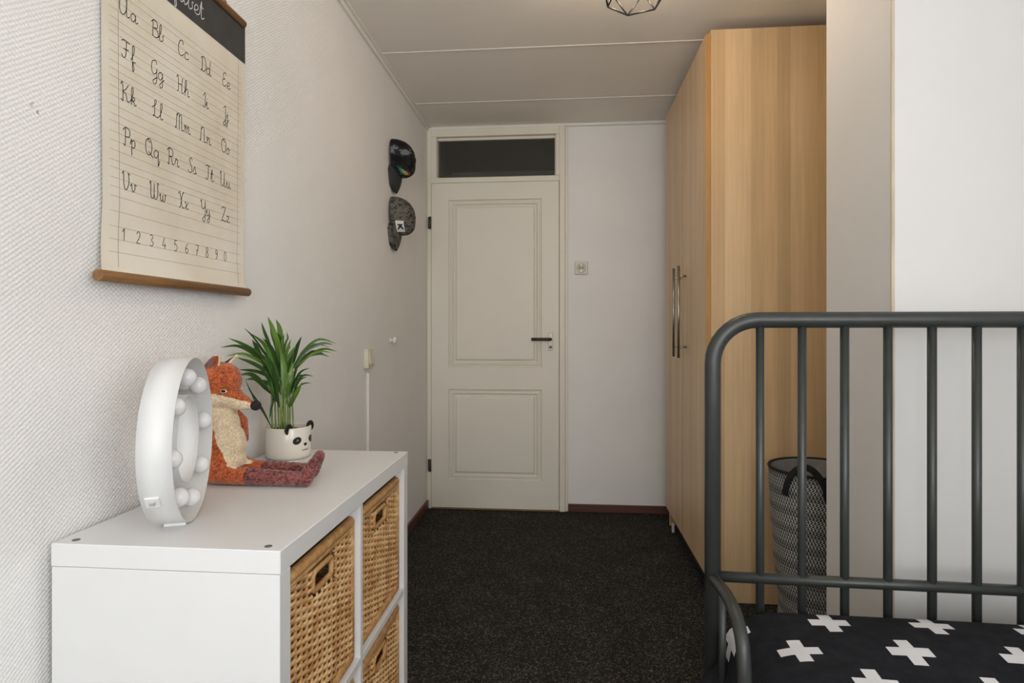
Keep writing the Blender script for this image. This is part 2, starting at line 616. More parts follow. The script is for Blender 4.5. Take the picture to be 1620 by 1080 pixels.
MB().box(0.003, 0.009, 0.045, W_ - 0.045, 0.045, H_ - 0.045).build('pane', M_GLASS, added_win)
MB().box(-0.11, -0.02, -0.03, W_ + 0.03, -0.025, 0.0, 0.004).build('window_sill', M_WPLASTIC, added_win)
# projecting wall beside the wardrobe
PX, PY0, PY1 = 0.784, 1.50, 1.857
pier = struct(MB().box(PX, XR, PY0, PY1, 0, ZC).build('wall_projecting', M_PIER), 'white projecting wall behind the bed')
struct(MB().box(PX - 0.0015, PX + 0.006, PY0 - 0.0015, PY0 + 0.004, 0.0, ZC - 0.001, 0.0007, 1).build('trim_1', M_CORNER), 'pale wooden corner bead')
# wall with the window, behind the camera
WX0, WX1, WZ0, WZ1 = -0.72, 1.14, 0.86, 2.20
wm = MB()
wm.box(XL, WX0, YN - 0.1, YN, 0, ZC).box(WX1, XR, YN - 0.1, YN, 0, ZC)
wm.box(WX0, WX1, YN - 0.1, YN, 0, WZ0).box(WX0, WX1, YN - 0.1, YN, WZ1, ZC)
struct(wm.build('wall_front', M_WALL))
win = struct(bpy.data.objects.new('window_1', None)); COL.objects.link(win)
win.location = (WX0, YN - 0.06, WZ0)
fm = MB(); W_, H_ = WX1 - WX0, WZ1 - WZ0
for a in ((0, W_, 0, .05), (0, W_, H_ - .05, H_), (0, .05, .05, H_ - .05), (W_ - .05, W_, .05, H_ - .05), (W_ / 2 - .03, W_ / 2 + .03, .05, H_ - .05)):
    fm.box(a[0], a[1], -0.03, 0.03, a[2], a[3])
fm.build('window_frame', M_WPLASTIC, win)
for a, b in ((0.05, W_ / 2 - 0.03), (W_ / 2 + 0.03, W_ - 0.05)):
    MB().box(a, b, -0.009, -0.003, 0.05, H_ - 0.05).build('pane', M_GLASS, win)
MB().box(-0.03, W_ + 0.03, 0.03, 0.19, -0.03, 0.0, 0.004).build('window_sill', M_WPLASTIC, win)

# ceiling: boards with seam strips
ceil = struct(MB().box(XL - 0.1, XR + 0.1, YN - 0.1, YB + 0.1, ZC + 0.012, ZC + 0.1).build('ceiling', M_CEIL), 'white boarded ceiling')
seams = [3.273 - 0.6125 * k for k in range(8)]
edges = [YB] + seams + [YN]
for a, b in zip(edges[:-1], edges[1:]):
    if a - b > 0.05:
        MB().box(XL, XR, b + 0.0025, a - 0.0025, ZC, ZC + 0.012, 0.001, 1).build('ceiling_board', M_CEIL, ceil)
for s in seams:
    MB().box(XL, XR, s - 0.0045, s + 0.0045, ZC - 0.0025, ZC + 0.006, 0.001, 1).build('seam_strip', M_TRIM, ceil)
tm = MB().box(XL, XL + 0.012, YN, YB, ZC - 0.024, ZC, 0.002).box(XL, XL + 0.026, YN, YB, ZC - 0.007, ZC, 0.002)
struct(tm.build('trim_2', M_TRIM), 'slim cornice along the left wall')
tm = MB().box(XL, XR, YB - 0.018, YB, ZC - 0.018, ZC, 0.003)
struct(tm.build('trim_3', M_TRIM), 'slim cornice along the back wall')
# skirting boards
bb = MB().box(XL, XL + 0.012, 1.70, 3.648, 0, 0.056, 0.003)
struct(bb.build('baseboard_left', M_BASE), 'red brown skirting')
bb = MB().box(0.024, 1.16, YB - 0.013, YB, 0, 0.048, 0.003)
struct(bb.build('baseboard_back', M_BASE), 'red brown skirting')

# ------------------------------------------------------------------ door with transom
DF = YB - 0.020                                   # face of the frame
door = struct(bpy.data.objects.new('door_1', None), 'cream two-panel door with glazed transom'); COL.objects.link(door)
door.location = (XL, DF, 0)
FX1 = 0.005 - XL
fm = MB()
def fb(x0, x1, z0, z1, y0=0.0, y1=0.11):
    fm.box(x0, x1, y0, y1, z0, z1, 0.003, 1)
DZ = 2.030
GX0, GX1, GZ0, GZ1 = 0.060, 0.803, 2.067, 2.322
fb(0.0, 0.026, 0, 2.372); fb(0.826, FX1, 0, 2.372)
fb(0.026, 0.826, GZ1, 2.372); fb(0.026, 0.826, DZ + 0.003, GZ0)
fb(0.026, GX0, GZ0, GZ1); fb(GX1, 0.826, GZ0, GZ1)
fm.build('door_frame', M_FRAME, door)
MB().box(FX1, FX1 + 0.018, 0.010, 0.03, 0, 2.368, 0.003, 1).build('cover_strip', M_FRAME, door)
gm = MB()
for a in ((GX0, GX1, GZ0, GZ0 + .006), (GX0, GX1, GZ1 - .016, GZ1), (GX0 - 0.006, GX0 + .002, GZ0 + .006, GZ1 - .016), (GX1 - .006, GX1, GZ0 + .006, GZ1 - .016)):
    gm.box(a[0], a[1], 0.03, 0.05, a[2], a[3], 0.002, 1)
gm.build('glazing_bead', M_FRAME, door)
MB().box(GX0, GX1, 0.052, 0.056, GZ0, GZ1).build('pane', M_GLASS, door)
# leaf: stiles and rails around two panels
LX0, LX1, LZ0 = 0.029, 0.8235, 0.012
PXA, PXB = LX0 + 0.108, LX1 - 0.106
P1 = (PXA, PXB, 0.886, 1.925); P2 = (PXA, PXB, 0.186, 0.748)
lm = MB(); y0, y1 = -0.004, 0.036
lm.box(LX0, PXA, y0, y1, LZ0, DZ, 0.0); lm.box(PXB, LX1, y0, y1, LZ0, DZ)
lm.box(PXA, PXB, y0, y1, LZ0, P2[2]); lm.box(PXA, PXB, y0, y1, P2[3], P1[2]); lm.box(PXA, PXB, y0, y1, P1[3], DZ)
leaf = lm.build('door_leaf', M_DOOR, door)
for (xa, xb, za, zb) in (P1, P2):
    loops = [(0, 0.0), (0.004, 0.010), (0.010, 0.013), (0.015, 0.005), (0.024, 0.004), (0.031, 0.012), (0.035, 0.017), (0.040, 0.017), (0.047, 0.005), (0.053, 0.003)]
    vs = []
    for (o, d) in loops:
        vs += [(xa + o, y0 + d, za + o), (xb - o, y0 + d, za + o), (xb - o, y0 + d, zb - o), (xa + o, y0 + d, zb - o)]
    fs = []
    for i in range(len(loops) - 1):
        for k in range(4):
            l = (k + 1) % 4
            fs.append([i * 4 + k, i * 4 + l, i * 4 + 4 + l, i * 4 + 4 + k])
    n = (len(loops) - 1) * 4
    fs.append([n, n + 1, n + 2, n + 3])
    b0 = len(vs)
    vs += [(xa, y1, za), (xb, y1, za), (xb, y1, zb), (xa, y1, zb)]
    fs += [[b0 + 3, b0 + 2, b0 + 1, b0]]
    fs += [[k, (k + 1) % 4, b0 + (k + 1) % 4, b0 + k] for k in range(4)]
    MB().add(vs, fs).build('door_panel', M_DOOR, leaf)
MB().box(0.026, 0.826, 0.0, 0.05, 0.0, 0.0095, 0.002, 1).build('threshold', M_OAK, door)
hx = 0.772
hp = MB().box(hx - 0.014, hx + 0.014, y0 - 0.006, y0, 0.99, 1.10, 0.003).build('handle_plate', plain('pale_metal_plate', (0.62, 0.57, 0.47), 0.4, 0.2, 0.05), leaf)
hl = MB().tube(catmull([(hx, y0 - 0.005, 1.060), (hx, y0 - 0.045, 1.060), (hx - 0.02, y0 - 0.055, 1.060), (hx - 0.115, y0 - 0.052, 1.060)], 5), 0.0095, 10)
hl.build('lever', M_DARKMETAL, leaf)
MB().lathe([(0.0, -0.004), (0.009, -0.004), (0.009, 0.004), (0.0, 0.004)], 14, M=Matrix.Translation((hx, y0 - 0.008, 1.012)) @ Matrix.Rotation(R(90), 4, 'X')).build('keyhole', plain('brass', (0.35, 0.24, 0.1), 0.4, 0.8), leaf)
for hz in (1.785, 0.272):
    hm = MB().tube([(LX0 - 0.008, y0 - 0.006, hz - 0.038), (LX0 - 0.008, y0 - 0.006, hz + 0.038)], 0.0075, 10)
    hm.box(LX0 - 0.022, LX0 - 0.004, y0 - 0.003, y0 + 0.006, hz - 0.036, hz + 0.036)
    hm.build('hinge', plain('dull_hinge_metal', (0.09, 0.08, 0.065), 0.45, 0.7), door)
# unlit hall behind the transom
hm = MB()
hx0, hx1, hy0, hy1 = XL - 0.1, 1.0, YB + 0.1, YB + 1.3
hm.box(hx0 - .05, hx0, hy0, hy1, 0, 2.5).box(hx1, hx1 + .05, hy0, hy1, 0, 2.5).box(hx0, hx1, hy1, hy1 + .05, 0, 2.5)
hm.box(hx0, hx1, hy0, hy1, 2.45, 2.5).box(hx0, hx1, hy0, hy1, -0.05, 0.0)
struct(hm.build('wall_hall', M_HALL), 'unlit hall behind the transom')

# ------------------------------------------------------------------ wardrobe
WDX, WY0, WY1, WTOP = 0.601, 2.502, 3.475, 2.352
wd = thing('wardrobe', 'tall pale birch wardrobe with two doors in the back corner', 'wardrobe', (WDX, WY0, 0))
WW = WY1 - WY0
MB().box(0, 0.575, 0, 0.02, 0, WTOP, 0.0012, 1).build('side_panel', M_LAM, wd)
MB().box(0, 0.575, WW - 0.02, WW, 0, WTOP, 0.0012, 1).build('side_panel', M_LAM, wd)
MB().box(0, 0.575, 0.02, WW - 0.02, WTOP - 0.02, WTOP).build('top_panel', M_LAM, wd)
MB().box(0.565, 0.575, 0.02, WW - 0.02, 0, WTOP - 0.02).build('back_panel', M_LAM, wd)
MB().box(0, 0.565, 0.02, WW - 0.02, 0.08, 0.10).build('bottom_panel', M_LAM, wd)
MB().box(0.03, 0.045, 0.02, WW - 0.02, 0.0, 0.08).build('plinth', plain('dark_plinth', (0.03, 0.025, 0.02), 0.6), wd)
mid = 0.483
for (ya, yb, hy) in ((0.0015, mid - 0.003, mid - 0.085), (mid + 0.003, WW - 0.0015, mid + 0.045)):
    dr = MB().box(-0.0205, -0.001, ya, yb, 0.105, WTOP - 0.016, 0.001, 1)
    dr = dr.build('wardrobe_door', M_LAMD, wd)
    MB().box(-0.0204, -0.0012, ya - 0.0006, ya + 0.0004, 0.1055, WTOP - 0.0165).build('edge_band', M_EDGE, dr)
    hm = MB().tube([(-0.056, hy, 0.985), (-0.056, hy, 1.425)], 0.0065, 12)
    for z in (1.035, 1.375):
        hm.tube([(-0.056, hy, z), (-0.0205, hy, z)], 0.0045, 10)
    hm.build('bar_handle', M_STEEL, dr)
MB().box(-0.008, 0.004, WW - 0.14, WW - 0.12, 0.0, 0.05, 0.002).build('foot', M_WPLASTIC, wd)

# ------------------------------------------------------------------ shelf unit and rattan baskets
KX, KY, KT = -0.449, 0.904, 0.77                 # front plane, near end, top height
KD, KW = 0.39, 0.77
ks = thing('shelf_unit', 'low white cube shelf unit with four compartments against left wall', 'shelf', (KX - KD / 2, KY + KW / 2, 0))
hx_, hy_ = KD / 2, KW / 2
MB().box(-hx_ - 0.001, hx_ + 0.001, -hy_, hy_, KT - 0.038, KT, 0.0015, 1).build('top_panel', M_WLAM, ks)
MB().box(-hx_, hx_, -hy_, hy_, 0, 0.038, 0.001, 1).build('bottom_panel', M_WLAM, ks)
for s in (-1, 1):
    ya, yb = sorted((s * hy_ * 0.9985, s * (hy_ - 0.038)))
    MB().box(-hx_, hx_, ya, yb, 0.038, KT - 0.0386, 0.001, 1).build('side_panel', M_WLAM, ks)
MB().box(-hx_, hx_ - 0.001, -0.008, 0.008, 0.038, KT - 0.038, 0.0008, 1).build('divider', M_WLAM, ks)
KM = KT / 2
for ya, yb in ((-hy_ + 0.038, -0.008), (0.008, hy_ - 0.038)):
    MB().box(-hx_, hx_ - 0.001, ya, yb, KM - 0.008, KM + 0.008, 0.0008, 1).build('shelf_board', M_WLAM, ks)
for sx in (-1, 1):
    for sy in (-1, 1):
        MB().lathe([(0.0, 0.0007), (0.006, 0.0007), (0.0066, -0.002)], 16, M=Matrix.Translation((sx * (hx_ - 0.028), sy * (hy_ - 0.0185), KT))).build('screw_plug', M_PLUG, ks)


def basket_meshes():
    """one woven basket, origin at centre of its base; front faces +x"""
    bw, bd, bh = 0.322, 0.335, 0.318             # y width, x depth, height
    hw, hh = 0.045, 0.036                        # grip hole
    hz = bh - 0.062
    stakes_f, stakes_s = 14, 14
    per = []                                     # perimeter sample points with stake phase
    def side(p, q, n, front=False):
        for i in range(n * 4):
            t = i / (n * 4)
            per.append((p[0] + (q[0] - p[0]) * t, p[1] + (q[1] - p[1]) * t, q[1] - p[1], -(q[0] - p[0]), i / 4.0, front))
    X, Y = bd / 2, bw / 2
    side((X, -Y), (X, Y), stakes_f, True)
    side((X, Y), (-X, Y), stakes_s)
    side((-X, Y), (-X, -Y), stakes_f)
    side((-X, -Y), (X, -Y), stakes_s)
    wv = MB()
    rows = 38
    z0, z1 = 0.016, bh - 0.030
    rr = random.Random(4)
    for r in range(rows):
        z = z0 + (z1 - z0) * (r + 0.5) / rows
        ph = PI * (r % 2)
        runs = [[]]
        for (x, y, nx, ny, s, fr) in per + [per[0]]:
            L = math.hypot(nx, ny)
            taper = 1.0 - 0.0 * z
            a = math.sin(PI * s + ph) * 0.0031
            if fr and abs(y) < hw + 0.006 and abs(z - hz) < hh / 2 + 0.012:
                if runs[-1]:
                    runs.append([])
                continue
            runs[-1].append((x * taper + nx / L * a, y * taper + ny / L * a, z + rr.uniform(-0.0006, 0.0006)))
        for run in runs:
            if len(run) > 2:
                wv.tube(run, 0.0039, 5, cap=False)
    # upright stakes
    for i in range(0, len(per), 4):
        x, y, nx, ny, s, fr = per[i]
        if fr and abs(y) < hw + 0.004:
            wv.tube([(x, y, 0.008), (x, y, hz - hh / 2 - 0.008)], 0.0026, 5, cap=False)
        else:
            wv.tube([(x, y, 0.008), (x, y, bh - 0.02)], 0.0026, 5, cap=False)
    m_w = wv.mesh('weave', M_RATTAN)
    rm = MB()
    def loop(z, r, e=0.0):
        c = 0.014
        pts = []
        for (cx, cy, a0) in ((X - c, Y - c, 0), (-X + c, Y - c, 90), (-X + c, -Y + c, 180), (X - c, -Y + c, 270)):
            for k in range(5):
                a = R(a0 + 22.5 * k)
                pts.append((cx + (c + e) * math.cos(a), cy + (c + e) * math.sin(a), z))
        rm.tube(pts, r, 8, closed=True)
    loop(bh - 0.012, 0.0112); loop(bh - 0.026, 0.0065, 0.001); loop(0.011, 0.0105)
    for sx in (1, -1):
        for sy in (1, -1):
            rm.tube([(sx * X, sy * Y, 0.012), (sx * X, sy * Y, bh - 0.015)], 0.0068, 7)
    m_r = rm.mesh('rim', M_RIM)
    gm = MB()
    c = 0.010
    pts = []
    for (cy, cz, a0) in ((hw - c, hh / 2 - c, 0), (-hw + c, hh / 2 - c, 90), (-hw + c, -hh / 2 + c, 180), (hw - c, -hh / 2 + c, 270)):
        for k in range(4):
            a = R(a0 + 30 * k)
            pts.append((X + 0.001, cy + c * math.cos(a), hz + cz + c * math.sin(a)))
    gm.tube(pts, 0.0058, 8, closed=True)
    m_g = gm.mesh('grip', M_RIM)
    m_b = MB().box(-X, X, -Y, Y, 0.004, 0.009).mesh('base', M_RATTAN)
    return m_w, m_r, m_g, m_b


bk = basket_meshes()
BL = [(0, 1, 'woven rattan basket in the upper compartment nearest the camera'), (1, 1, 'woven rattan basket in the upper compartment nearest the door'),
      (1, 0, 'woven rattan basket in the lower compartment nearest the door'), (0, 0, 'woven rattan basket in the lower compartment nearest the camera')]
for (cy, cz, lab) in BL:
    yc = KY + 0.038 + 0.1695 + cy * (0.339 + 0.016)
    b = thing('rattan_basket', lab, 'basket', (KX - 0.186, yc, 0.0385 + cz * (KM + 0.008 - 0.038)), 0, 'rattan baskets in the shelf unit')
    link('weave', bk[0], b, kind='stuff'); link('rim', bk[1], b); link('grip', bk[2], b); link('base', bk[3], b)

# ------------------------------------------------------------------ round marquee lamp
lamp = thing('marquee_lamp', 'round white ring marquee light with globe bulbs on the shelf', 'lamp', (-0.728, 1.022, KT), R(20.5))
RX = Matrix.Translation((0, 0, 0.151)) @ Matrix.Rotation(R(90), 4, 'Y')     # lathe axis -> local +x
RO, RI, DP = 0.1485, 0.080, 0.052
prof = [(RO, DP), (RO, 0.0), (RI - 0.0015, 0.0), (RI - 0.0015, DP * 0.8), (RI, DP * 0.8), (RI, 0.003), (RO - 0.0016, 0.003), (RO - 0.0016, DP), (RO, DP)]
sm = MB()
for i in range(len(prof) - 1):
    sm.lathe([prof[i], prof[i + 1]], 72, M=RX)
shell = sm.build('ring_shell', M_WMETAL, lamp)
for k in range(8):
    a = R(8 + 45 * k)
    c = Vector((0.0, 0.1135 * math.cos(a), 0.151 + 0.1135 * math.sin(a)))
    bm_ = MB().ball((0.042, c.y, c.z), 0.0170, 20, 12)
    bu = bm_.build('bulb', M_BULB, lamp)
    MB().lathe([(0.0, 0.003), (0.011, 0.003), (0.011, 0.022), (0.0095, 0.028)], 16, M=Matrix.Translation(c) @ Matrix.Rotation(R(90), 4, 'Y')).build('bulb_socket', M_WMETAL, bu)
# switch on the side facing the camera, low down
sa = R(213)
sw = Matrix.Translation((0.018, RO * math.cos(sa), 0.151 + RO * math.sin(sa))) @ Matrix.Rotation(sa, 4, 'X')
s_ = MB().box(-0.011, 0.011, -0.001, 0.003, -0.011, 0.011, 0.001, 1, M=sw).build('switch_box', M_WPLASTIC, lamp)
MB().box(-0.004, 0.004, 0.003, 0.006, -0.004, 0.004, 0.0006, 1, M=sw).build('switch_toggle', plain('grey_toggle', (0.5, 0.5, 0.5), 0.4), s_)
for fy in (-0.03, 0.018):
    MB().box(0.008, 0.044, fy, fy + 0.012, 0.0, 0.006, 0.001, 1).build('foot', M_WPLASTIC, lamp)

# ------------------------------------------------------------------ plush fox
fox = thing('plush_fox', 'rust orange plush fox with cream belly sitting on the shelf', 'soft toy', (-0.791, 1.312, KT))


def remeshed(mb, voxel, smooth_it=6):
    me = mb.mesh('tmp', M_RUST)
    o = bpy.data.objects.new('tmp', me); COL.objects.link(o)
    md = o.modifiers.new('r', 'REMESH'); md.mode = 'VOXEL'; md.voxel_size = voxel
    s = o.modifiers.new('s', 'SMOOTH'); s.iterations = smooth_it; s.factor = 0.5
    dg = bpy.context.evaluated_depsgraph_get()
    out = bpy.data.meshes.new_from_object(o.evaluated_get(dg))
    bpy.data.objects.remove(o); bpy.data.meshes.remove(me)
    return out


def capsule(mb, pts, rs, n=7):
    for i in range(len(pts) - 1):
        a, b = Vector(pts[i]), Vector(pts[i + 1])
        for k in range(n + 1):
            t = k / n
            mb.ball(a.lerp(b, t), rs[i] * (1 - t) + rs[i + 1] * t, 14, 9)


fb_ = MB()
fb_.ball((-0.004, 0, 0.050), (0.056, 0.056, 0.050), 24, 16)
fb_.ball((0.008, 0, 0.085), (0.046, 0.046, 0.056), 24, 16)
fb_.ball((0.004, 0, 0.125), (0.036, 0.037, 0.050), 24, 16)
fb_.ball((-0.010, 0, 0.160), (0.027, 0.029, 0.034), 24, 16)
fb_.ball((-0.010, 0, 0.226), (0.046, 0.044, 0.050), 28, 18)      # cranium
fb_.ball((0.008, 0, 0.232), (0.036, 0.036, 0.042), 24, 16)
fb_.ball((-0.012, 0, 0.194), (0.042, 0.041, 0.029), 24, 16)      # jowl
capsule(fb_, [(0.012, 0, 0.200), (0.038, 0, 0.186), (0.074, 0, 0.1755)], [0.030, 0.0215, 0.0095])
for s, x1, y1 in ((-1, 0.212, -0.034), (1, 0.192, 0.048)):        # legs stretched forward
    capsule(fb_, [(0.005, s * 0.034, 0.030), (0.060, s * 0.036, 0.022), (x1, y1, 0.0175)], [0.027, 0.020, 0.0165], 9)
    capsule(fb_, [(x1 + 0.004, y1, 0.018), (x1 + 0.022, y1, 0.052)], [0.0175, 0.0125], 7)
capsule(fb_, [(-0.02, -0.030, 0.158), (-0.034, -0.054, 0.105), (-0.026, -0.060, 0.060)], [0.014, 0.014, 0.015])
capsule(fb_, [(0.006, 0.030, 0.158), (0.022, 0.046, 0.132), (0.018, 0.056, 0.090)], [0.014, 0.014, 0.015])
fme = remeshed(fb_, 0.0017, 5)
from mathutils import noise as mnoise
nrm_ = [v.normal.copy() for v in fme.vertices]
for v, nv in zip(fme.vertices, nrm_):                              # curly pile
    v.co += nv * (0.0011 * mnoise.noise(v.co * 260) + 0.0007 * mnoise.noise(v.co * 520))
fme.materials.clear()
for m in (M_RUST, M_CREAM, M_MAROON):
    fme.materials.append(m)
fme.name = 'body'
for p in fme.polygons:
    p.use_smooth = True
    x, y, z = p.center
    mi = 0
    if z < 0.075 and x > 0.060:
        mi = 2 if x > 0.082 else 0
    elif z > 0.168:
        line = 0.2065 - 0.10 * max(0.0, x + 0.010) - 0.9 * max(0.0, x - 0.0) ** 2 * 0.0 - 0.22 * max(0.0, x - 0.005)
        line = max(line, 0.1745)
        if z < line and x > -0.052 and (z > 0.172 or x > -0.02):
            mi = 1
    elif z > 0.036 and abs(y) < 0.050:
        if x > 0.0587 - 0.458 * z and -0.046 < y < 0.029:
            mi = 1
    p.material_index = mi
body = link('body', fme, fox)
MB().ball((0.082, 0, 0.1755), (0.0128, 0.0125, 0.0115), 18, 12).build('nose', M_NOSE, fox)
for s in (-1, 1):
    ey = MB().ball((0.0240, s * 0.0325, 0.2110), (0.0085, 0.0040, 0.0046), 14, 8).build('eye', M_CREAM, fox)
    MB().ball((0.0248, s * 0.0353, 0.2116), (0.0056, 0.0022, 0.0030), 12, 8).build('pupil', M_NOSE, ey)
    # folded ear: rust outside, pale rim and dark lining
    em = MB()
    base = Vector((-0.022, s * 0.022, 0.258)); tip = Vector((0.006 if s < 0 else 0.020, s * 0.030, 0.286))
    def ear(u, v, s=s, base=base, tip=tip, off=0.0):
        c = base.lerp(tip, v)
        w = 0.027 * (1 - v) ** 0.75 + 0.003
        a = (u - 0.5) * 2
        return (c.x + a * w * 0.82 - 0.006 * (1 - a * a), c.y + s * (0.010 * (1 - a * a) + off) - s * 0.004, c.z + a * w * 0.32 + 0.004 * v)
    em.grid(lambda u, v: ear(u, v), 8, 8)
    em.grid(lambda u, v: ear(u, v, off=0.003), 8, 8)
    er = em.build('ear', M_RUST, fox)
    MB().grid(lambda u, v: ear(0.12 + u * 0.76, v * 0.85, off=0.0048), 8, 8).build('ear_lining', M_EARIN, er)
    MB().tube([ear(1.0, k / 8) for k in range(9)], 0.0034, 8).build('ear_edge', M_CREAM, er)

# ------------------------------------------------------------------ potted palm in a panda pot
POTX, POTY = -0.757, 1.576
plant = thing('potted_palm', 'small green palm in a cream panda face pot on the shelf', 'plant', (POTX, POTY, KT))
PR = 0.0600
pp = [(0.0, 0.0), (PR - 0.008, 0.0), (PR - 0.002, 0.004), (PR, 0.012), (PR, 0.082), (PR - 0.0015, 0.0855), (PR - 0.005, 0.0855), (PR - 0.006, 0.080), (PR - 0.006, 0.06), (0.0, 0.06)]
pot = MB().lathe(pp, 48).build('pot', M_POT, plant)
FA = math.atan2(-0.33, 0.94)                     # the panda looks this way


def on_pot(mb, ang, z, ra, rz, tilt=0.0, off=0.0006, n=20):
    vs = [(0, 0, 0)] + [(ra * math.cos(2 * PI * k / n), 0, rz * math.sin(2 * PI * k / n)) for k in range(n)]
    pts = []
    for (a, _, b) in vs:
        aa = a * math.cos(tilt) - b * math.sin(tilt); bb_ = a * math.sin(tilt) + b * math.cos(tilt)
        t = ang + aa / PR
        pts.append(((PR + off) * math.cos(t), (PR + off) * math.sin(t), z + bb_))
    mb.add(pts, [[0, 1 + k, 1 + (k + 1) % n] for k in range(n)], True)
    return mb


for s in (-1, 1):
    e = on_pot(MB(), FA + s * 0.42, 0.052, 0.0120, 0.0098, -s * 0.35).build('eye_patch', M_BLACKGLAZE, pot)
    on_pot(MB(), FA + s * 0.40, 0.053, 0.0035, 0.0035, 0, 0.0011).build('eye', M_PLUG, e)
on_pot(MB(), FA, 0.040, 0.0058, 0.0042).build('nose', M_BLACKGLAZE, pot)
mm = MB()
for s in (-1, 1):
    pts = []
    for k in range(9):
        a = PI + PI * k / 8
        ang = FA + (s * 0.0052 + 0.0052 * math.cos(a)) / PR
        pts.append(((PR + 0.0004) * math.cos(ang), (PR + 0.0004) * math.sin(ang), 0.028 + 0.004 * math.sin(a)))
    mm.tube(pts, 0.0007, 6)
mm.build('mouth', M_BLACKGLAZE, pot)
for s in (-1, 1):
    a = FA + s * 0.78
    Mx = Matrix.Translation(((PR - 0.004) * math.cos(a), (PR - 0.004) * math.sin(a), 0.083)) @ Matrix.Rotation(FA, 4, 'Z')
    MB().ball((0, 0, 0), (0.0030, 0.0150, 0.0150), 16, 10, M=Mx).build('ear', M_BLACKGLAZE, pot)
MB().grid(lambda u, v: ((PR - 0.0065) * u * math.cos(2 * PI * v), (PR - 0.0065) * u * math.sin(2 * PI * v), 0.073 + 0.003 * math.sin(9 * u + 12 * v) * u), 6, 24).build('soil', M_SOIL, plant)

STEMS = [
  [(-0.783, 1.537, 0.857), (-0.778, 1.523, 0.941), (-0.777, 1.538, 0.969)],
  [(-0.774, 1.538, 0.855), (-0.772, 1.528, 0.929), (-0.776, 1.518, 0.988)],
  [(-0.765, 1.539, 0.854), (-0.765, 1.529, 0.935), (-0.773, 1.538, 0.998)],
  [(-0.769, 1.559, 0.851), (-0.766, 1.549, 0.944), (-0.775, 1.558, 0.996)],
  [(-0.763, 1.559, 0.852), (-0.765, 1.559, 0.937), (-0.776, 1.568, 1.013)],
  [(-0.762, 1.569, 0.852), (-0.759, 1.559, 0.925), (-0.758, 1.549, 0.956)],
  [(-0.756, 1.570, 0.853), (-0.761, 1.579, 0.935), (-0.773, 1.598, 0.993)],
  [(-0.750, 1.570, 0.854), (-0.755, 1.580, 0.935), (-0.758, 1.600, 1.005)],
  [(-0.741, 1.571, 0.856), (-0.744, 1.571, 0.924), (-0.746, 1.581, 1.001)],
  [(-0.761, 1.545, 0.856), (-0.753, 1.520, 0.914), (-0.752, 1.520, 0.948)],
  [(-0.751, 1.550, 0.854), (-0.751, 1.540, 0.899), (-0.748, 1.540, 0.934)],
  [(-0.753, 1.545, 0.855), (-0.753, 1.525, 0.919), (-0.759, 1.539, 0.969)],
]
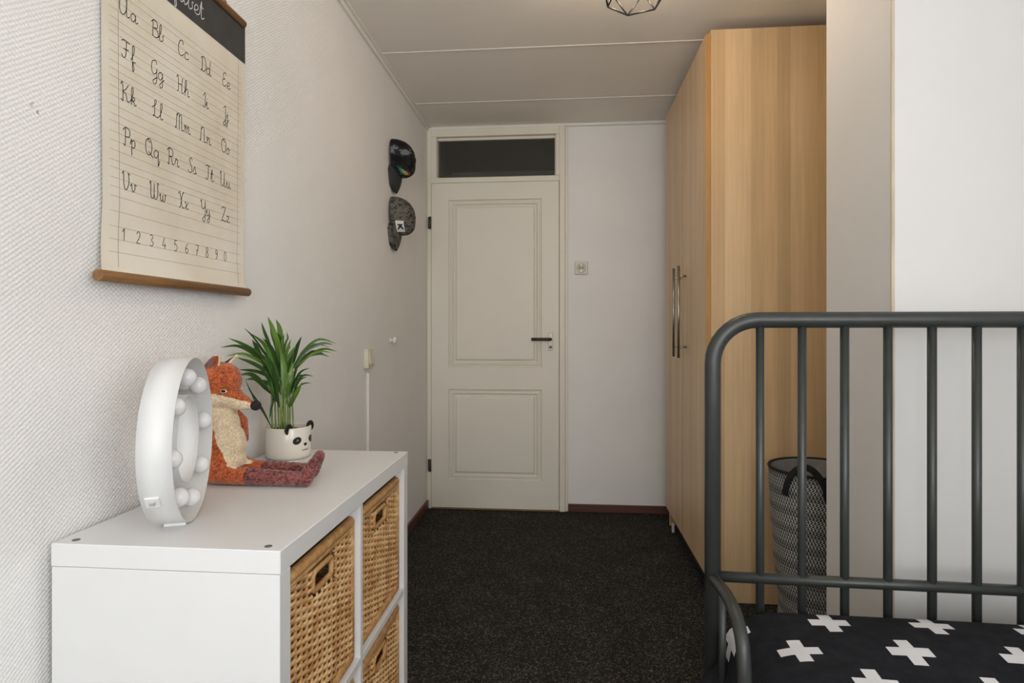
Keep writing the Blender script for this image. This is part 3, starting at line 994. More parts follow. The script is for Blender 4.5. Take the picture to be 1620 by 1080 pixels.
LEAVES = [
  ([(-0.775, 1.558, 0.996), (-0.769, 1.538, 1.074), (-0.776, 1.518, 1.126), (-0.781, 1.507, 1.154)], 0.024),
  ([(-0.776, 1.568, 1.013), (-0.771, 1.558, 1.073), (-0.768, 1.549, 1.120), (-0.774, 1.538, 1.148)], 0.026),
  ([(-0.773, 1.538, 0.998), (-0.777, 1.508, 1.075), (-0.781, 1.487, 1.115), (-0.783, 1.477, 1.140)], 0.016),
  ([(-0.774, 1.538, 1.015), (-0.779, 1.477, 1.067), (-0.780, 1.427, 1.104), (-0.785, 1.397, 1.125)], 0.008),
  ([(-0.781, 1.527, 0.999), (-0.785, 1.467, 1.054), (-0.797, 1.416, 1.083), (-0.812, 1.374, 1.100)], 0.016),
  ([(-0.782, 1.517, 1.017), (-0.780, 1.437, 1.058), (-0.794, 1.386, 1.081), (-0.815, 1.344, 1.078)], 0.014),
  ([(-0.773, 1.518, 0.988), (-0.771, 1.458, 1.021), (-0.781, 1.417, 1.040), (-0.796, 1.385, 1.052)], 0.016),
  ([(-0.771, 1.508, 0.949), (-0.771, 1.458, 0.982), (-0.778, 1.417, 1.008), (-0.794, 1.386, 1.009)], 0.022),
  ([(-0.787, 1.557, 0.967), (-0.806, 1.535, 1.033), (-0.821, 1.524, 1.074), (-0.830, 1.518, 1.094)], 0.022),
  ([(-0.759, 1.539, 0.969), (-0.771, 1.508, 1.035), (-0.781, 1.487, 1.081), (-0.791, 1.436, 1.112)], 0.020),
  ([(-0.773, 1.598, 0.993), (-0.762, 1.609, 1.035), (-0.755, 1.620, 1.071), (-0.745, 1.631, 1.101)], 0.026),
  ([(-0.761, 1.599, 1.005), (-0.742, 1.641, 1.061), (-0.707, 1.664, 1.092), (-0.666, 1.688, 1.079)], 0.013),
  ([(-0.750, 1.590, 1.012), (-0.719, 1.603, 1.060), (-0.680, 1.617, 1.081), (-0.651, 1.629, 1.078)], 0.013),
  ([(-0.746, 1.581, 1.001), (-0.700, 1.575, 1.049), (-0.654, 1.569, 1.068), (-0.614, 1.562, 1.061)], 0.012),
  ([(-0.761, 1.620, 1.010), (-0.751, 1.661, 1.039), (-0.738, 1.692, 1.057), (-0.716, 1.724, 1.048)], 0.012),
  ([(-0.745, 1.561, 0.943), (-0.728, 1.562, 0.979), (-0.707, 1.564, 0.996), (-0.681, 1.566, 0.993)], 0.010),
  ([(-0.738, 1.541, 0.910), (-0.723, 1.532, 0.935), (-0.708, 1.529, 0.959), (-0.695, 1.525, 0.981)], 0.020),
  ([(-0.778, 1.530, 0.850), (-0.780, 1.470, 0.921), (-0.791, 1.440, 0.962), (-0.798, 1.426, 0.996)], 0.008),
  ([(-0.765, 1.519, 0.948), (-0.768, 1.508, 0.931), (-0.771, 1.503, 0.909), (-0.772, 1.498, 0.887)], 0.010),
  ([(-0.762, 1.539, 0.992), (-0.764, 1.519, 1.040), (-0.771, 1.503, 1.075), (-0.779, 1.487, 1.095)], 0.024),
  ([(-0.766, 1.559, 0.996), (-0.757, 1.560, 1.044), (-0.754, 1.570, 1.073), (-0.752, 1.580, 1.094)], 0.018),
  ([(-0.752, 1.520, 0.948), (-0.759, 1.499, 1.001), (-0.762, 1.479, 1.036), (-0.771, 1.458, 1.057)], 0.022),
  ([(-0.754, 1.540, 0.945), (-0.751, 1.540, 0.998), (-0.755, 1.540, 1.039), (-0.761, 1.529, 1.080)], 0.026),
  ([(-0.748, 1.540, 0.934), (-0.739, 1.541, 0.975), (-0.733, 1.542, 1.004), (-0.732, 1.552, 1.032)], 0.020),
  ([(-0.754, 1.510, 0.937), (-0.761, 1.489, 0.979), (-0.767, 1.468, 1.003), (-0.774, 1.448, 1.016)], 0.018),
  ([(-0.773, 1.598, 0.981), (-0.788, 1.617, 1.041), (-0.799, 1.626, 1.083), (-0.799, 1.636, 1.108)], 0.016),
  ([(-0.755, 1.510, 0.926), (-0.761, 1.489, 0.962), (-0.767, 1.478, 0.997), (-0.776, 1.468, 1.026)], 0.020),
  ([(-0.747, 1.571, 0.954), (-0.747, 1.591, 0.994), (-0.741, 1.611, 1.029), (-0.725, 1.633, 1.046)], 0.014),
  ([(-0.735, 1.552, 0.938), (-0.719, 1.543, 0.969), (-0.703, 1.534, 0.987), (-0.681, 1.526, 0.995)], 0.010),
  ([(-0.772, 1.568, 1.013), (-0.776, 1.598, 1.078), (-0.779, 1.618, 1.096), (-0.787, 1.627, 1.114)], 0.012),
  ([(-0.751, 1.510, 0.914), (-0.754, 1.500, 0.961), (-0.753, 1.490, 0.996), (-0.753, 1.480, 1.031)], 0.018),
  ([(-0.751, 1.540, 0.910), (-0.744, 1.541, 0.945), (-0.742, 1.541, 0.980), (-0.745, 1.541, 1.010)], 0.018),
]
PO = Vector((POTX, POTY, KT))
for s in STEMS:
    p = [Vector(q) - PO for q in s]
    foot = Vector((p[0].x * 0.8, p[0].y * 0.8, 0.062))
    pts = catmull([foot] + p, 5)
    MB().tube(pts, [0.0032 - 0.0016 * i / (len(pts) - 1) for i in range(len(pts))], 7).build('stem', M_STEM, plant)
rl = random.Random(11)
more = []
for pts, w in LEAVES:
    o1 = Vector((rl.uniform(-0.012, 0.012), rl.uniform(-0.02, 0.02), rl.uniform(-0.02, 0.008)))
    k1 = rl.uniform(0.72, 0.95)
    base_ = Vector(pts[0])
    q = []
    for i, p in enumerate(pts):
        v_ = base_ + (Vector(p) - base_) * k1 + o1 * (i / 3.0)
        v_.x = max(v_.x, XL + 0.02)
        q.append(tuple(v_))
    more.append((q, w * 0.9))
for pts, w in LEAVES + more:
    w *= 0.62
    P = catmull([Vector(q) - PO for q in pts], 4)
    n = len(P)
    roll = rl.uniform(-0.7, 0.7)
    vs = []
    for i, p in enumerate(P):
        t = i / (n - 1)
        T = (P[min(i + 1, n - 1)] - P[max(i - 1, 0)]).normalized()
        view = Vector((0.43, -0.90, 0.15))
        S = T.cross(view).normalized()
        N = S.cross(T).normalized()
        S2 = S * math.cos(roll) + N * math.sin(roll)
        N2 = N * math.cos(roll) - S * math.sin(roll)
        ww = w * 0.5 * max(0.02, min(1.0, (t + 0.06) * 3.2)) * (1 - max(0, (t - 0.5) / 0.5) ** 1.7 * 0.96)
        vs += [p - S2 * ww + N2 * ww * 0.35, p, p + S2 * ww + N2 * ww * 0.35]
    fs = []
    for i in range(n - 1):
        fs += [[3 * i, 3 * i + 1, 3 * i + 4, 3 * i + 3], [3 * i + 1, 3 * i + 2, 3 * i + 5, 3 * i + 4]]
    MB().add(vs, fs, True).build('leaf', M_LEAF, plant)

# ------------------------------------------------------------------ alphabet poster
BOW = 'bowl'
_b = [(.42, .36), (.25, .46), (.06, .3), (.08, .06), (.25, 0), (.40, .22), (.43, .45)]
LOW = {
 'a': [_b, [(.43, .45), (.42, .1), (.5, 0), (.62, .12)]],
 'b': [[(0, .1), (.2, .5), (.28, .9), (.2, 1.0), (.13, .8), (.12, .1), (.25, 0), (.42, .15), (.4, .4), (.52, .42)]],
 'c': [[(.42, .38), (.3, .46), (.1, .35), (.06, .12), (.2, 0), (.35, .03), (.5, .15)]],
 'd': [_b, [(.45, 1.0), (.42, .1), (.5, 0), (.62, .12)]],
 'e': [[(.02, .12), (.3, .25), (.36, .42), (.22, .47), (.08, .3), (.12, .06), (.28, 0), (.48, .14)]],
 'f': [[(.02, .1), (.25, .55), (.3, .92), (.22, 1.0), (.16, .8), (.15, -.35), (.22, -.46), (.27, -.3), (.2, .02), (.42, .1)]],
 'g': [_b, [(.43, .45), (.42, -.3), (.28, -.47), (.16, -.35), (.35, -.1), (.6, .12)]],
 'h': [[(0, .1), (.2, .5), (.27, .9), (.2, 1.0), (.13, .8), (.12, 0)], [(.12, .2), (.28, .46), (.4, .36), (.4, .1), (.47, 0), (.58, .1)]],
 'i': [[(0, .15), (.14, .45), (.14, .1), (.22, 0), (.35, .12)], [(.15, .62), (.16, .68)]],
 'j': [[(0, .15), (.14, .45), (.14, -.3), (.02, -.46), (-.06, -.35), (.1, -.1), (.3, .12)], [(.15, .62), (.16, .68)]],
 'k': [[(0, .1), (.2, .5), (.27, .9), (.2, 1.0), (.13, .8), (.12, 0)], [(.12, .2), (.28, .45), (.38, .38), (.3, .25), (.14, .22), (.3, .18), (.4, .02), (.52, .1)]],
 'l': [[(0, .1), (.2, .5), (.28, .9), (.2, 1.0), (.13, .8), (.13, .12), (.22, 0), (.36, .12)]],
 'm': [[(0, .35), (.08, .45), (.1, 0)], [(.1, .22), (.22, .46), (.3, .36), (.3, 0)], [(.3, .22), (.42, .46), (.5, .36), (.5, .1), (.57, 0), (.68, .1)]],
 'n': [[(0, .35), (.08, .45), (.1, 0)], [(.1, .22), (.25, .46), (.34, .36), (.34, .1), (.42, 0), (.54, .1)]],
 'o': [[(.3, .45), (.1, .36), (.06, .12), (.2, 0), (.38, .12), (.38, .36), (.26, .46), (.32, .36), (.52, .4)]],
 'p': [[(0, .15), (.12, .45), (.12, -.46)], [(.12, .3), (.28, .46), (.4, .3), (.34, .05), (.2, 0), (.13, .05)]],
 'q': [_b, [(.43, .45), (.42, -.46), (.55, -.1)]],
 'r': [[(0, .1), (.14, .5), (.18, .42), (.3, .42), (.28, .1), (.36, 0), (.48, .12)]],
 's': [[(0, .08), (.2, .47), (.3, .22), (.26, .03), (.1, .02)], [(.26, .03), (.46, .12)]],
 't': [[(0, .12), (.16, .85), (.14, .1), (.24, 0), (.38, .12)], [(.02, .55), (.32, .55)]],
 'u': [[(0, .2), (.08, .45), (.08, .12), (.2, 0), (.34, .15), (.38, .45), (.38, .1), (.46, 0), (.58, .12)]],
 'v': [[(0, .3), (.08, .45), (.12, .15), (.22, 0), (.36, .25), (.34, .45), (.5, .4)]],
 'w': [[(0, .3), (.06, .45), (.08, .1), (.18, 0), (.28, .15), (.3, .42), (.3, .1), (.4, 0), (.52, .2), (.5, .45), (.64, .4)]],
 'x': [[(.02, .4), (.14, .45), (.2, .2), (.28, 0), (.42, .08)], [(.4, .45), (.22, .24), (.04, .0)]],
 'y': [[(0, .2), (.08, .45), (.08, .12), (.2, .02), (.34, .2), (.36, .45), (.35, -.3), (.22, -.46), (.12, -.34), (.3, -.1), (.5, .12)]],
 'z': [[(.04, .38), (.18, .46), (.34, .42), (.06, .02), (.2, .06), (.34, 0), (.46, .1)]],
}
_C = [(.55, .8), (.5, 1.0), (.25, .95), (.08, .55), (.12, .12), (.35, 0), (.6, .2)]
_O = [(.35, 1.0), (.1, .8), (.06, .3), (.28, 0), (.55, .2), (.58, .75), (.38, 1.0), (.28, .85), (.48, .78)]
_P = [[(.2, 1.0), (.16, 0), (.04, .06)], [(0, .8), (.2, 1.0), (.52, .92), (.5, .55), (.2, .48)]]
UPP = {
 'A': [[(.6, .85), (.4, 1.0), (.1, .75), (.08, .2), (.3, 0), (.55, .3), (.62, 1.0)], [(.62, 1.0), (.6, .15), (.7, 0), (.85, .12)]],
 'B': [[(.15, .95), (.12, 0)], [(0, .8), (.2, 1.0), (.5, .95), (.5, .62), (.2, .52), (.55, .45), (.58, .12), (.3, 0), (.1, .08)]],
 'C': [_C],
 'D': [[(.2, 1.0), (.18, .05), (.05, .08), (.3, 0), (.6, .25), (.6, .75), (.35, 1.0), (.05, .85)]],
 'E': [[(.55, .85), (.4, 1.0), (.18, .85), (.25, .58), (.4, .54)], [(.4, .54), (.12, .42), (.1, .12), (.3, 0), (.58, .18)]],
 'F': [[(.05, .9), (.2, 1.0), (.7, .97)], [(.42, .97), (.36, .2), (.2, 0), (.02, .15)], [(.2, .52), (.58, .55)]],
 'G': [[(.55, .8), (.45, 1.0), (.15, .85), (.08, .4), (.25, .12), (.5, .3), (.55, .55)], [(.55, .55), (.52, -.25), (.35, -.45), (.2, -.3), (.6, .05)]],
 'H': [[(.0, .85), (.15, 1.0), (.18, .1), (.05, 0)], [(.6, 1.0), (.52, .5), (.54, .05), (.7, .05)], [(.18, .5), (.52, .55)]],
 'I': [[(.05, .75), (.25, 1.0), (.3, .95)], [(.3, .95), (.28, .15), (.14, 0), (0, .1)]],
 'J': [[(.05, .8), (.3, 1.0), (.32, .9)], [(.32, .95), (.3, -.25), (.15, -.45), (.05, -.3), (.4, .05)]],
 'K': [[(0, .85), (.14, 1.0), (.16, 0), (.02, .05)], [(.6, 1.0), (.4, .7), (.18, .5), (.4, .4), (.5, .05), (.68, .08)]],
 'L': [[(.0, .5), (.3, .75), (.38, 1.0), (.24, .95), (.22, .2), (.08, .02), (.25, .06), (.45, 0), (.6, .12)]],
 'M': [[(0, .1), (.08, 0), (.14, .5), (.18, 1.0)], [(.18, .8), (.3, 1.0), (.4, .9), (.4, 0)], [(.4, .8), (.55, 1.0), (.64, .88), (.64, .1), (.74, 0), (.85, .1)]],
 'N': [[(0, .1), (.08, 0), (.14, .5), (.18, 1.0)], [(.18, .8), (.36, 1.0), (.5, .85), (.5, .1), (.6, 0), (.74, .1)]],
 'O': [_O],
 'P': _P,
 'Q': [_O, [(.3, .2), (.5, .08), (.7, -.1)]],
 'R': _P + [[(.2, .48), (.4, .4), (.5, .05), (.68, .08)]],
 'S': [[(.5, .85), (.38, 1.0), (.2, .85), (.28, .58), (.45, .35), (.38, .05), (.15, 0), (.02, .15)]],
 'T': [[(.05, .88), (.2, 1.0), (.6, .96)], [(.36, .97), (.32, .2), (.18, 0), (.02, .12)]],
 'U': [[(0, .85), (.12, 1.0), (.12, .2), (.3, 0), (.5, .25), (.54, 1.0)], [(.54, 1.0), (.54, .12), (.64, 0), (.76, .12)]],
 'V': [[(0, .85), (.12, 1.0), (.14, .3), (.3, 0), (.52, .4), (.52, .9), (.45, 1.0), (.62, .92)]],
 'W': [[(0, .85), (.1, 1.0), (.1, .2), (.24, 0), (.38, .25), (.4, .95), (.4, .2), (.54, 0), (.72, .35), (.7, 1.0), (.84, .92)]],
 'X': [[(.02, .85), (.15, 1.0), (.28, .6), (.38, .1), (.52, .0), (.6, .1)], [(.6, .98), (.48, 1.0), (.34, .6), (.2, .05), (.05, 0)]],
 'Y': [[(0, .85), (.1, 1.0), (.12, .55), (.28, .4), (.48, .6), (.52, 1.0)], [(.52, 1.0), (.5, -.25), (.34, -.46), (.2, -.3), (.6, .05)]],
 'Z': [[(.05, .85), (.2, 1.0), (.55, .95), (.1, .05), (.3, .08), (.5, 0), (.64, .12)]],
}
DIG = {
 '1': [[(.05, .72), (.25, 1.0)], [(.25, 1.0), (.25, 0)]],
 '2': [[(.05, .78), (.2, 1.0), (.42, .85), (.35, .5), (.05, .02)], [(.05, .02), (.48, .02)]],
 '3': [[(.05, .9), (.25, 1.0), (.42, .8), (.22, .55), (.46, .3), (.25, 0), (.03, .12)]],
 '4': [[(.3, 1.0), (.15, .6), (.04, .3)], [(.04, .3), (.5, .3)], [(.38, .55), (.36, 0)]],
 '5': [[(.42, 1.0), (.14, 1.0)], [(.14, 1.0), (.1, .58)], [(.1, .58), (.3, .62), (.45, .35), (.3, .02), (.04, .08)]],
 '6': [[(.4, .95), (.15, .65), (.06, .25), (.24, 0), (.44, .22), (.3, .5), (.1, .38)]],
 '7': [[(.04, 1.0), (.46, 1.0)], [(.46, 1.0), (.28, .5), (.18, 0)], [(.12, .5), (.4, .5)]],
 '8': [[(.25, .55), (.08, .8), (.25, 1.0), (.42, .8), (.25, .55), (.05, .25), (.25, 0), (.45, .25), (.25, .55)]],
 '9': [[(.42, .75), (.25, 1.0), (.08, .75), (.22, .5), (.42, .7)], [(.42, .8), (.4, .3), (.15, 0)]],
 '0': [[(.25, 1.0), (.06, .7), (.08, .25), (.25, 0), (.44, .3), (.42, .75), (.25, 1.0)]],
}
PY_A, PY_B, PZ_A, PZ_B = 1.021, 1.508, 1.222, 1.925      # paper extent along the wall
BAND_Z = 1.8245
poster = thing('alphabet_poster', 'hanging school alphabet chart with handwritten letters on the left wall', 'poster', (XL, (PY_A + PY_B) / 2, PZ_A))
PB = Vector((XL, (PY_A + PY_B) / 2, PZ_A))


def sheet_x(y, z):
    """distance of the sheet from the wall; it curls away from the wall at the bottom"""
    t = max(0.0, (1.345 - z) / 0.125)
    return 0.009 + 0.020 * t * t + 0.0015 * math.sin(7 * z + 5 * y)


def flare(y, z):
    t = max(0.0, (1.36 - z) / 0.14)
    return y - 0.026 * t ** 1.6


def on_sheet(y, z, off=0.0):
    return Vector((sheet_x(y, z) + off, flare(y, z) - PB.y, z - PZ_A))


cm = MB()
cm.grid(lambda u, v: on_sheet(PY_A + u * (PY_B - PY_A), PZ_A + v * (PZ_B - PZ_A)), 10, 40)
cm.grid(lambda u, v: on_sheet(PY_A + u * (PY_B - PY_A), PZ_A + v * (PZ_B - PZ_A), -0.0007), 10, 40)
sheet = cm.build('canvas', M_PAPER, poster)
MB().grid(lambda u, v: on_sheet(PY_A - 0.0003 + u * (PY_B - PY_A + 0.0006), BAND_Z + v * (PZ_B - BAND_Z), 0.0006), 8, 4).build('dark_band', M_BAND, sheet)


def stroke(mb, pts, y, z, s, w, off):
    p2 = catmull([Vector((a, b, 0)) for a, b in pts], 5)
    mb.ribbon([on_sheet(y + q.x * s, z + q.y * s, off) for q in p2], w, (1, 0, 0))


def word(mb, text, y, z, s, w, off, gap=0.06):
    for ch in text:
        g = LOW.get(ch) or UPP.get(ch) or DIG.get(ch)
        for st in g:
            stroke(mb, st, y, z, s, w, off)
        y += (max(q[0] for st in g for q in st) + gap) * s if False else (max(q[0] for st in g for q in st)) * s + gap * s
    return y


def width(text, gap=0.06):
    return sum(max(q[0] for st in (LOW.get(c) or UPP.get(c) or DIG.get(c)) for q in st) + gap for c in text) - gap


ROWS = [(1.728, ['Aa', 'Bb', 'Cc', 'Dd', 'Ee']), (1.646, ['Ff', 'Gg', 'Hh', 'Ii', 'Jj']), (1.563, ['Kk', 'Ll', 'Mm', 'Nn', 'Oo']),
        (1.478, ['Pp', 'Qq', 'Rr', 'Ss', 'Tt', 'Uu']), (1.391, ['Vv', 'Ww', 'Xx', 'Yy', 'Zz'])]
CAPH = 0.034
for z, row in ROWS:
    n = len(row)
    for i, t in enumerate(row):
        yc = 1.0885 + (1.421 - 1.0885) * i / (n - 1)
        lm_ = MB()
        word(lm_, t, yc - width(t, 0.04) * CAPH / 2, z, CAPH, 0.00165, 0.0009, 0.04)
        lm_.build('letter_pair', M_INK, sheet)
for i, t in enumerate('1234567890'):
    lm_ = MB()
    yc = 1.0766 + (1.421 - 1.0766) * i / 9
    word(lm_, t, yc - 0.25 * 0.024, 1.291, 0.024, 0.0014, 0.0009)
    lm_.build('numeral', M_INK, sheet)
tm_ = MB()
tw = width('Alfabet', 0.0) * 0.046
word(tm_, 'Alfabet', 1.328 - tw, 1.8475, 0.046, 0.0021, 0.0013, 0.0)
tm_.build('title', M_CHALK, sheet)
rm_ = MB()
for z, _ in ROWS:
    for dz in (-0.018, 0.0, 0.017, 0.036, 0.050):
        rm_.ribbon([on_sheet(PY_A + 0.018 + (PY_B - PY_A - 0.036) * k / 8, z + dz, 0.0005) for k in range(9)], 0.0007, (1, 0, 0))
for z in (1.345, 1.316, 1.291, 1.266):
    rm_.ribbon([on_sheet(PY_A + 0.018 + (PY_B - PY_A - 0.036) * k / 8, z, 0.0005) for k in range(9)], 0.0007, (1, 0, 0))
for y in (1.062, 1.476):
    rm_.ribbon([on_sheet(y, 1.238 + (BAND_Z - 1.238) * k / 24, 0.0006) for k in range(25)], 0.0011, (1, 0, 0))
rm_.build('ruled_lines', M_RULE, sheet)
for (z, nm, xo, yo) in ((PZ_A - 0.004, 'bottom_rod', 0.029, -0.027), (PZ_B, 'top_rod', 0.0115, -0.018)):
    c = Vector((xo, yo, z - PZ_A))
    MB().tube([c + Vector((0, -0.2515, 0)), c + Vector((0, -0.2505, 0)), c + Vector((0, 0.2515, 0)), c + Vector((0, 0.2525, 0))], [0.0095, 0.0105, 0.0105, 0.0095], 14).build(nm, M_ROD, poster)
st = MB().tube([(0.012, -0.16, PZ_B - PZ_A + 0.008), (0.004, 0.0, PZ_B - PZ_A + 0.16), (0.012, 0.16, PZ_B - PZ_A + 0.008)], 0.0016, 6)
st.build('string', M_STRING, poster)

# ------------------------------------------------------------------ caps on the left wall
def cap_surface(a, e, off=0.0):
    """crown of a cap, bill towards +x, up +z"""
    ce, se = math.cos(e), math.sin(e)
    rx = 0.098 if math.cos(a) < 0 else 0.092
    k = ce ** 0.72
    front = max(0.0, math.cos(a))
    x = rx * k * math.cos(a) + 0.018 * se * front + 0.006 * se
    y = 0.080 * k * math.sin(a)
    z = 0.100 * se ** 0.85 - 0.012 * max(0.0, -math.cos(a)) * ce
    n = Vector((x, y, z * 0.8)).normalized()
    return Vector((x, y, z + 0.012)) + n * off


def make_cap(name, label, y, z, mc, mbill, patch):
    o = thing(name, label, 'cap', (XL + 0.002, y, z), 0, 'baseball caps hanging on the left wall')
    rot = Matrix.Rotation(R(90), 4, 'Y')        # up -> +x (off the wall), bill -> -z
    cm_ = MB().grid(lambda u, v: cap_surface(2 * PI * u, PI / 2 * v * 0.999), 48, 14, M=rot)
    cm_.grid(lambda u, v: cap_surface(2 * PI * u, PI / 2 * v * 0.999, -0.003), 48, 14, M=rot)
    crown = cm_.build('crown', mc, o)
    for k in range(6):
        a = R(30 + 60 * k)
        MB().tube([cap_surface(a, PI / 2 * t / 10, 0.0004) for t in range(10)], 0.0012, 5, M=rot).build('seam', mbill, crown)
    MB().ball((0.006, 0, 0.113), (0.008, 0.008, 0.005), 12, 8, M=rot).build('button', mbill, o)
    def bill(u, v, th=0.0):
        a = (u - 0.5) * 2
        return (0.086 * math.sqrt(max(0, 1 - 0.72 * a * a)) + 0.086 * v * (1 - 0.22 * a * a - 0.25 * a ** 4), a * 0.080, 0.040 - 0.036 * a * a - 0.026 * v * v + th)
    bm_ = MB().grid(lambda u, v: bill(u, v), 16, 8, M=rot).grid(lambda u, v: bill(u, v, 0.004), 16, 8, M=rot)
    bm_.grid(lambda u, v: bill(u, 1.0, 0.004 * v), 16, 1, M=rot)
    bm_.build('bill', mbill, o)
    patch(crown, rot)
    return o


def rainbow(crown, rot):
    cols = [(0.02, 0.22, 0.12), (0.25, 0.55, 0.25), (0.85, 0.62, 0.18), (0.75, 0.25, 0.03), (0.30, 0.05, 0.03)]
    for i, c in enumerate(cols):
        m = plain('rainbow_thread', c, 0.6, 0, 0.3, 120)
        MB().grid(lambda u, v, i=i: cap_surface(R(-60 + 6 * i + (26 - 2 * i) * u + 10 * v), R(14 + 7 * (i + v) + 5 * u), 0.0012), 4, 3, M=rot).build('embroidery_band', m, crown)


def white_label(crown, rot):
    p = MB().grid(lambda u, v: cap_surface(R(-70 + 40 * u), R(10 + 24 * v), 0.0014), 5, 4, M=rot).build('patch', M_WPLASTIC, crown)
    mk = MB()
    for pts in ([(.3, .2), (.3, .8)], [(.3, .5), (.7, .8)], [(.3, .5), (.7, .2)], [(.5, .35), (.5, .7)]):
        mk.tube([cap_surface(R(-70 + 40 * a), R(10 + 24 * b), 0.0022) for a, b in pts], 0.0035, 6, M=rot)
    mk.build('patch_mark', M_HOLE, p)


make_cap('baseball_cap', 'black baseball cap with rainbow embroidery, hanging above the camouflage cap', 2.905, 1.972, M_CAPBLACK, M_CAPBILL, rainbow)
make_cap('baseball_cap', 'grey camouflage baseball cap with white patch, hanging below the black cap', 2.900, 1.684, M_CAPCAMO, M_CAPCAMO, white_label)

# ------------------------------------------------------------------ small fittings on the walls
k = thing('wall_hook', 'small white round hook on the left wall below the caps', 'hook', (XL, 2.865, 1.066))
MB().lathe([(0.0, 0.0), (0.012, 0.0), (0.012, 0.006), (0.006, 0.008), (0.006, 0.014)], 20, M=Matrix.Rotation(R(90), 4, 'Y')).build('hook_base', M_WPLASTIC, k)
MB().lathe([(0.006, 0.014), (0.015, 0.016), (0.019, 0.023), (0.016, 0.030), (0.0, 0.033)], 24, M=Matrix.Rotation(R(90), 4, 'Y')).build('knob', M_WPLASTIC, k)
k = thing('light_switch', 'ivory light switch on the left wall above the cable duct', 'switch', (XL, 2.515, 0.995))
MB().box(0.0, 0.020, -0.039, 0.039, -0.042, 0.042, 0.003).build('switch_plate', M_PLASTIC, k)
MB().box(0.019, 0.025, -0.028, 0.028, -0.028, 0.028, 0.002, M=Matrix.Rotation(R(-5), 4, 'Y')).build('rocker', M_PLASTIC, k)
d_ = MB().box(0.0, 0.011, -0.009, 0.009, 0.0, 0.895, 0.002)
d_ = d_.build('cable_duct', M_WPLASTIC); d_.location = (XL, 2.522, 0.035)
tag(d_, 'slim white upright cable duct on the left wall below the switch', 'cable duct')
k = thing('wall_socket', 'ivory earthed wall socket on the back wall right of the door', 'socket', (0.104, YB, 1.497))
MB().box(-0.040, 0.040, -0.012, 0.0, -0.040, 0.040, 0.004).build('socket_plate', M_PLASTIC, k)
RB = Matrix.Rotation(R(90), 4, 'X')
MB().lathe([(0.029, 0.011), (0.029, 0.019), (0.022, 0.019), (0.021, 0.010)], 28, M=RB).build('socket_ring', M_PLASTIC, k)
MB().lathe([(0.0, 0.0135), (0.0215, 0.0135)], 24, M=RB).build('socket_face', plain('ivory_socket_face', (0.5, 0.46, 0.36), 0.4), k)
for s in (-1, 1):
    MB().lathe([(0.0, 0.0142), (0.004, 0.0142)], 12, M=Matrix.Translation((s * 0.0095, 0, 0)) @ RB).build('pin_hole', M_HOLE, k)
    MB().box(-0.003, 0.003, -0.017, -0.012, s * 0.0185 - 0.003, s * 0.0185 + 0.003).build('earth_clip', M_STEEL, k)

# ------------------------------------------------------------------ wire pendant lamp
PCX, PCY, PZ0 = 0.2285, 1.9375, 2.179
pend = thing('pendant_lamp', 'black geometric wire cage pendant lamp hanging from the ceiling', 'lamp', (PCX, PCY, PZ0))
ca, sa_ = math.cos(R(5.03)), math.sin(R(5.03))
rings = [(0.0915, 0.0, 0), (0.112, 0.078, 30), (0.105, 0.130, 0), (0.050, 0.178, 30)]
RP = []
for (r, z, ao) in rings:
    RP.append([Vector((r * math.cos(R(ao + 60 * i + 40)), r * math.sin(R(ao + 60 * i + 40)), z)) for i in range(6)])
pm = MB()
def wire(a, b):
    pm.tube([a, b], 0.0028, 7)
for i in range(6):
    j = (i + 1) % 6
    for q in RP:
        wire(q[i], q[j])
    wire(RP[0][i], RP[1][i]); wire(RP[0][j], RP[1][i])
    wire(RP[1][i], RP[2][i]); wire(RP[1][i], RP[2][j])
    wire(RP[2][i], RP[3][i]); wire(RP[2][j], RP[3][i])
pm.build('wire_cage', M_WIRE, pend)
MB().lathe([(0.0, 0.188), (0.022, 0.188), (0.022, 0.145), (0.016, 0.140), (0.0, 0.140)], 20).build('lamp_holder', M_WIRE, pend)
M_FILLBULB = NT('fill_glow_bulb_glass', 0.3)  # bulb glass made to glow as added fill
M_FILLBULB.color((0.9, 0.88, 0.84)); M_FILLBULB.b.inputs['Emission Color'].default_value = (1.0, 0.80, 0.58, 1); M_FILLBULB.b.inputs['Emission Strength'].default_value = FILL_GLOW
MB().ball((0, 0, 0.104), 0.042, 24, 16).build('bulb', M_FILLBULB.mat, pend)
MB().lathe([(0.0035, 0.187), (0.0035, ZC - PZ0 - 0.017), (0.045, ZC - PZ0 - 0.017), (0.048, ZC - PZ0 - 0.0005)], 24).build('ceiling_rose', M_WIRE, pend)
for i in range(3):
    a = RP[3][2 * i]
    MB().tube([a, (0.02 * math.cos(math.atan2(a.y, a.x)), 0.02 * math.sin(math.atan2(a.y, a.x)), 0.182)], 0.0022, 6).build('cage_arm', M_WIRE, pend)

# ------------------------------------------------------------------ laundry basket
LBX, LBY, LBH = 0.904, 2.195, 0.628
lb = thing('laundry_basket', 'tall grey woven laundry basket with black straps beside the wardrobe', 'basket', (LBX, LBY, 0))
rows = 52
prof = []
def lb_r(z):
    t = z / LBH
    pts = [(0.0, 0.150), (0.06, 0.152), (0.14, 0.136), (0.24, 0.134), (0.36, 0.142), (0.55, 0.152), (0.75, 0.160), (1.0, 0.166)]
    for (a, ra), (b, rb) in zip(pts[:-1], pts[1:]):
        if t <= b:
            q = (t - a) / (b - a); q = q * q * (3 - 2 * q)
            return ra + (rb - ra) * q
    return 0.166
lm_ = MB()
NS = 72
def lbs(u, v, off=0.0):
    z = v * LBH
    a = 2 * PI * u
    r = lb_r(z) + off + 0.0026 * abs(math.sin(PI * v * rows)) + 0.004 * math.sin(3 * a + 7 * v) * (1 - v) + 0.003 * math.sin(2 * a - 11 * v) * (1 - v)
    return (r * math.cos(a), r * math.sin(a), z)
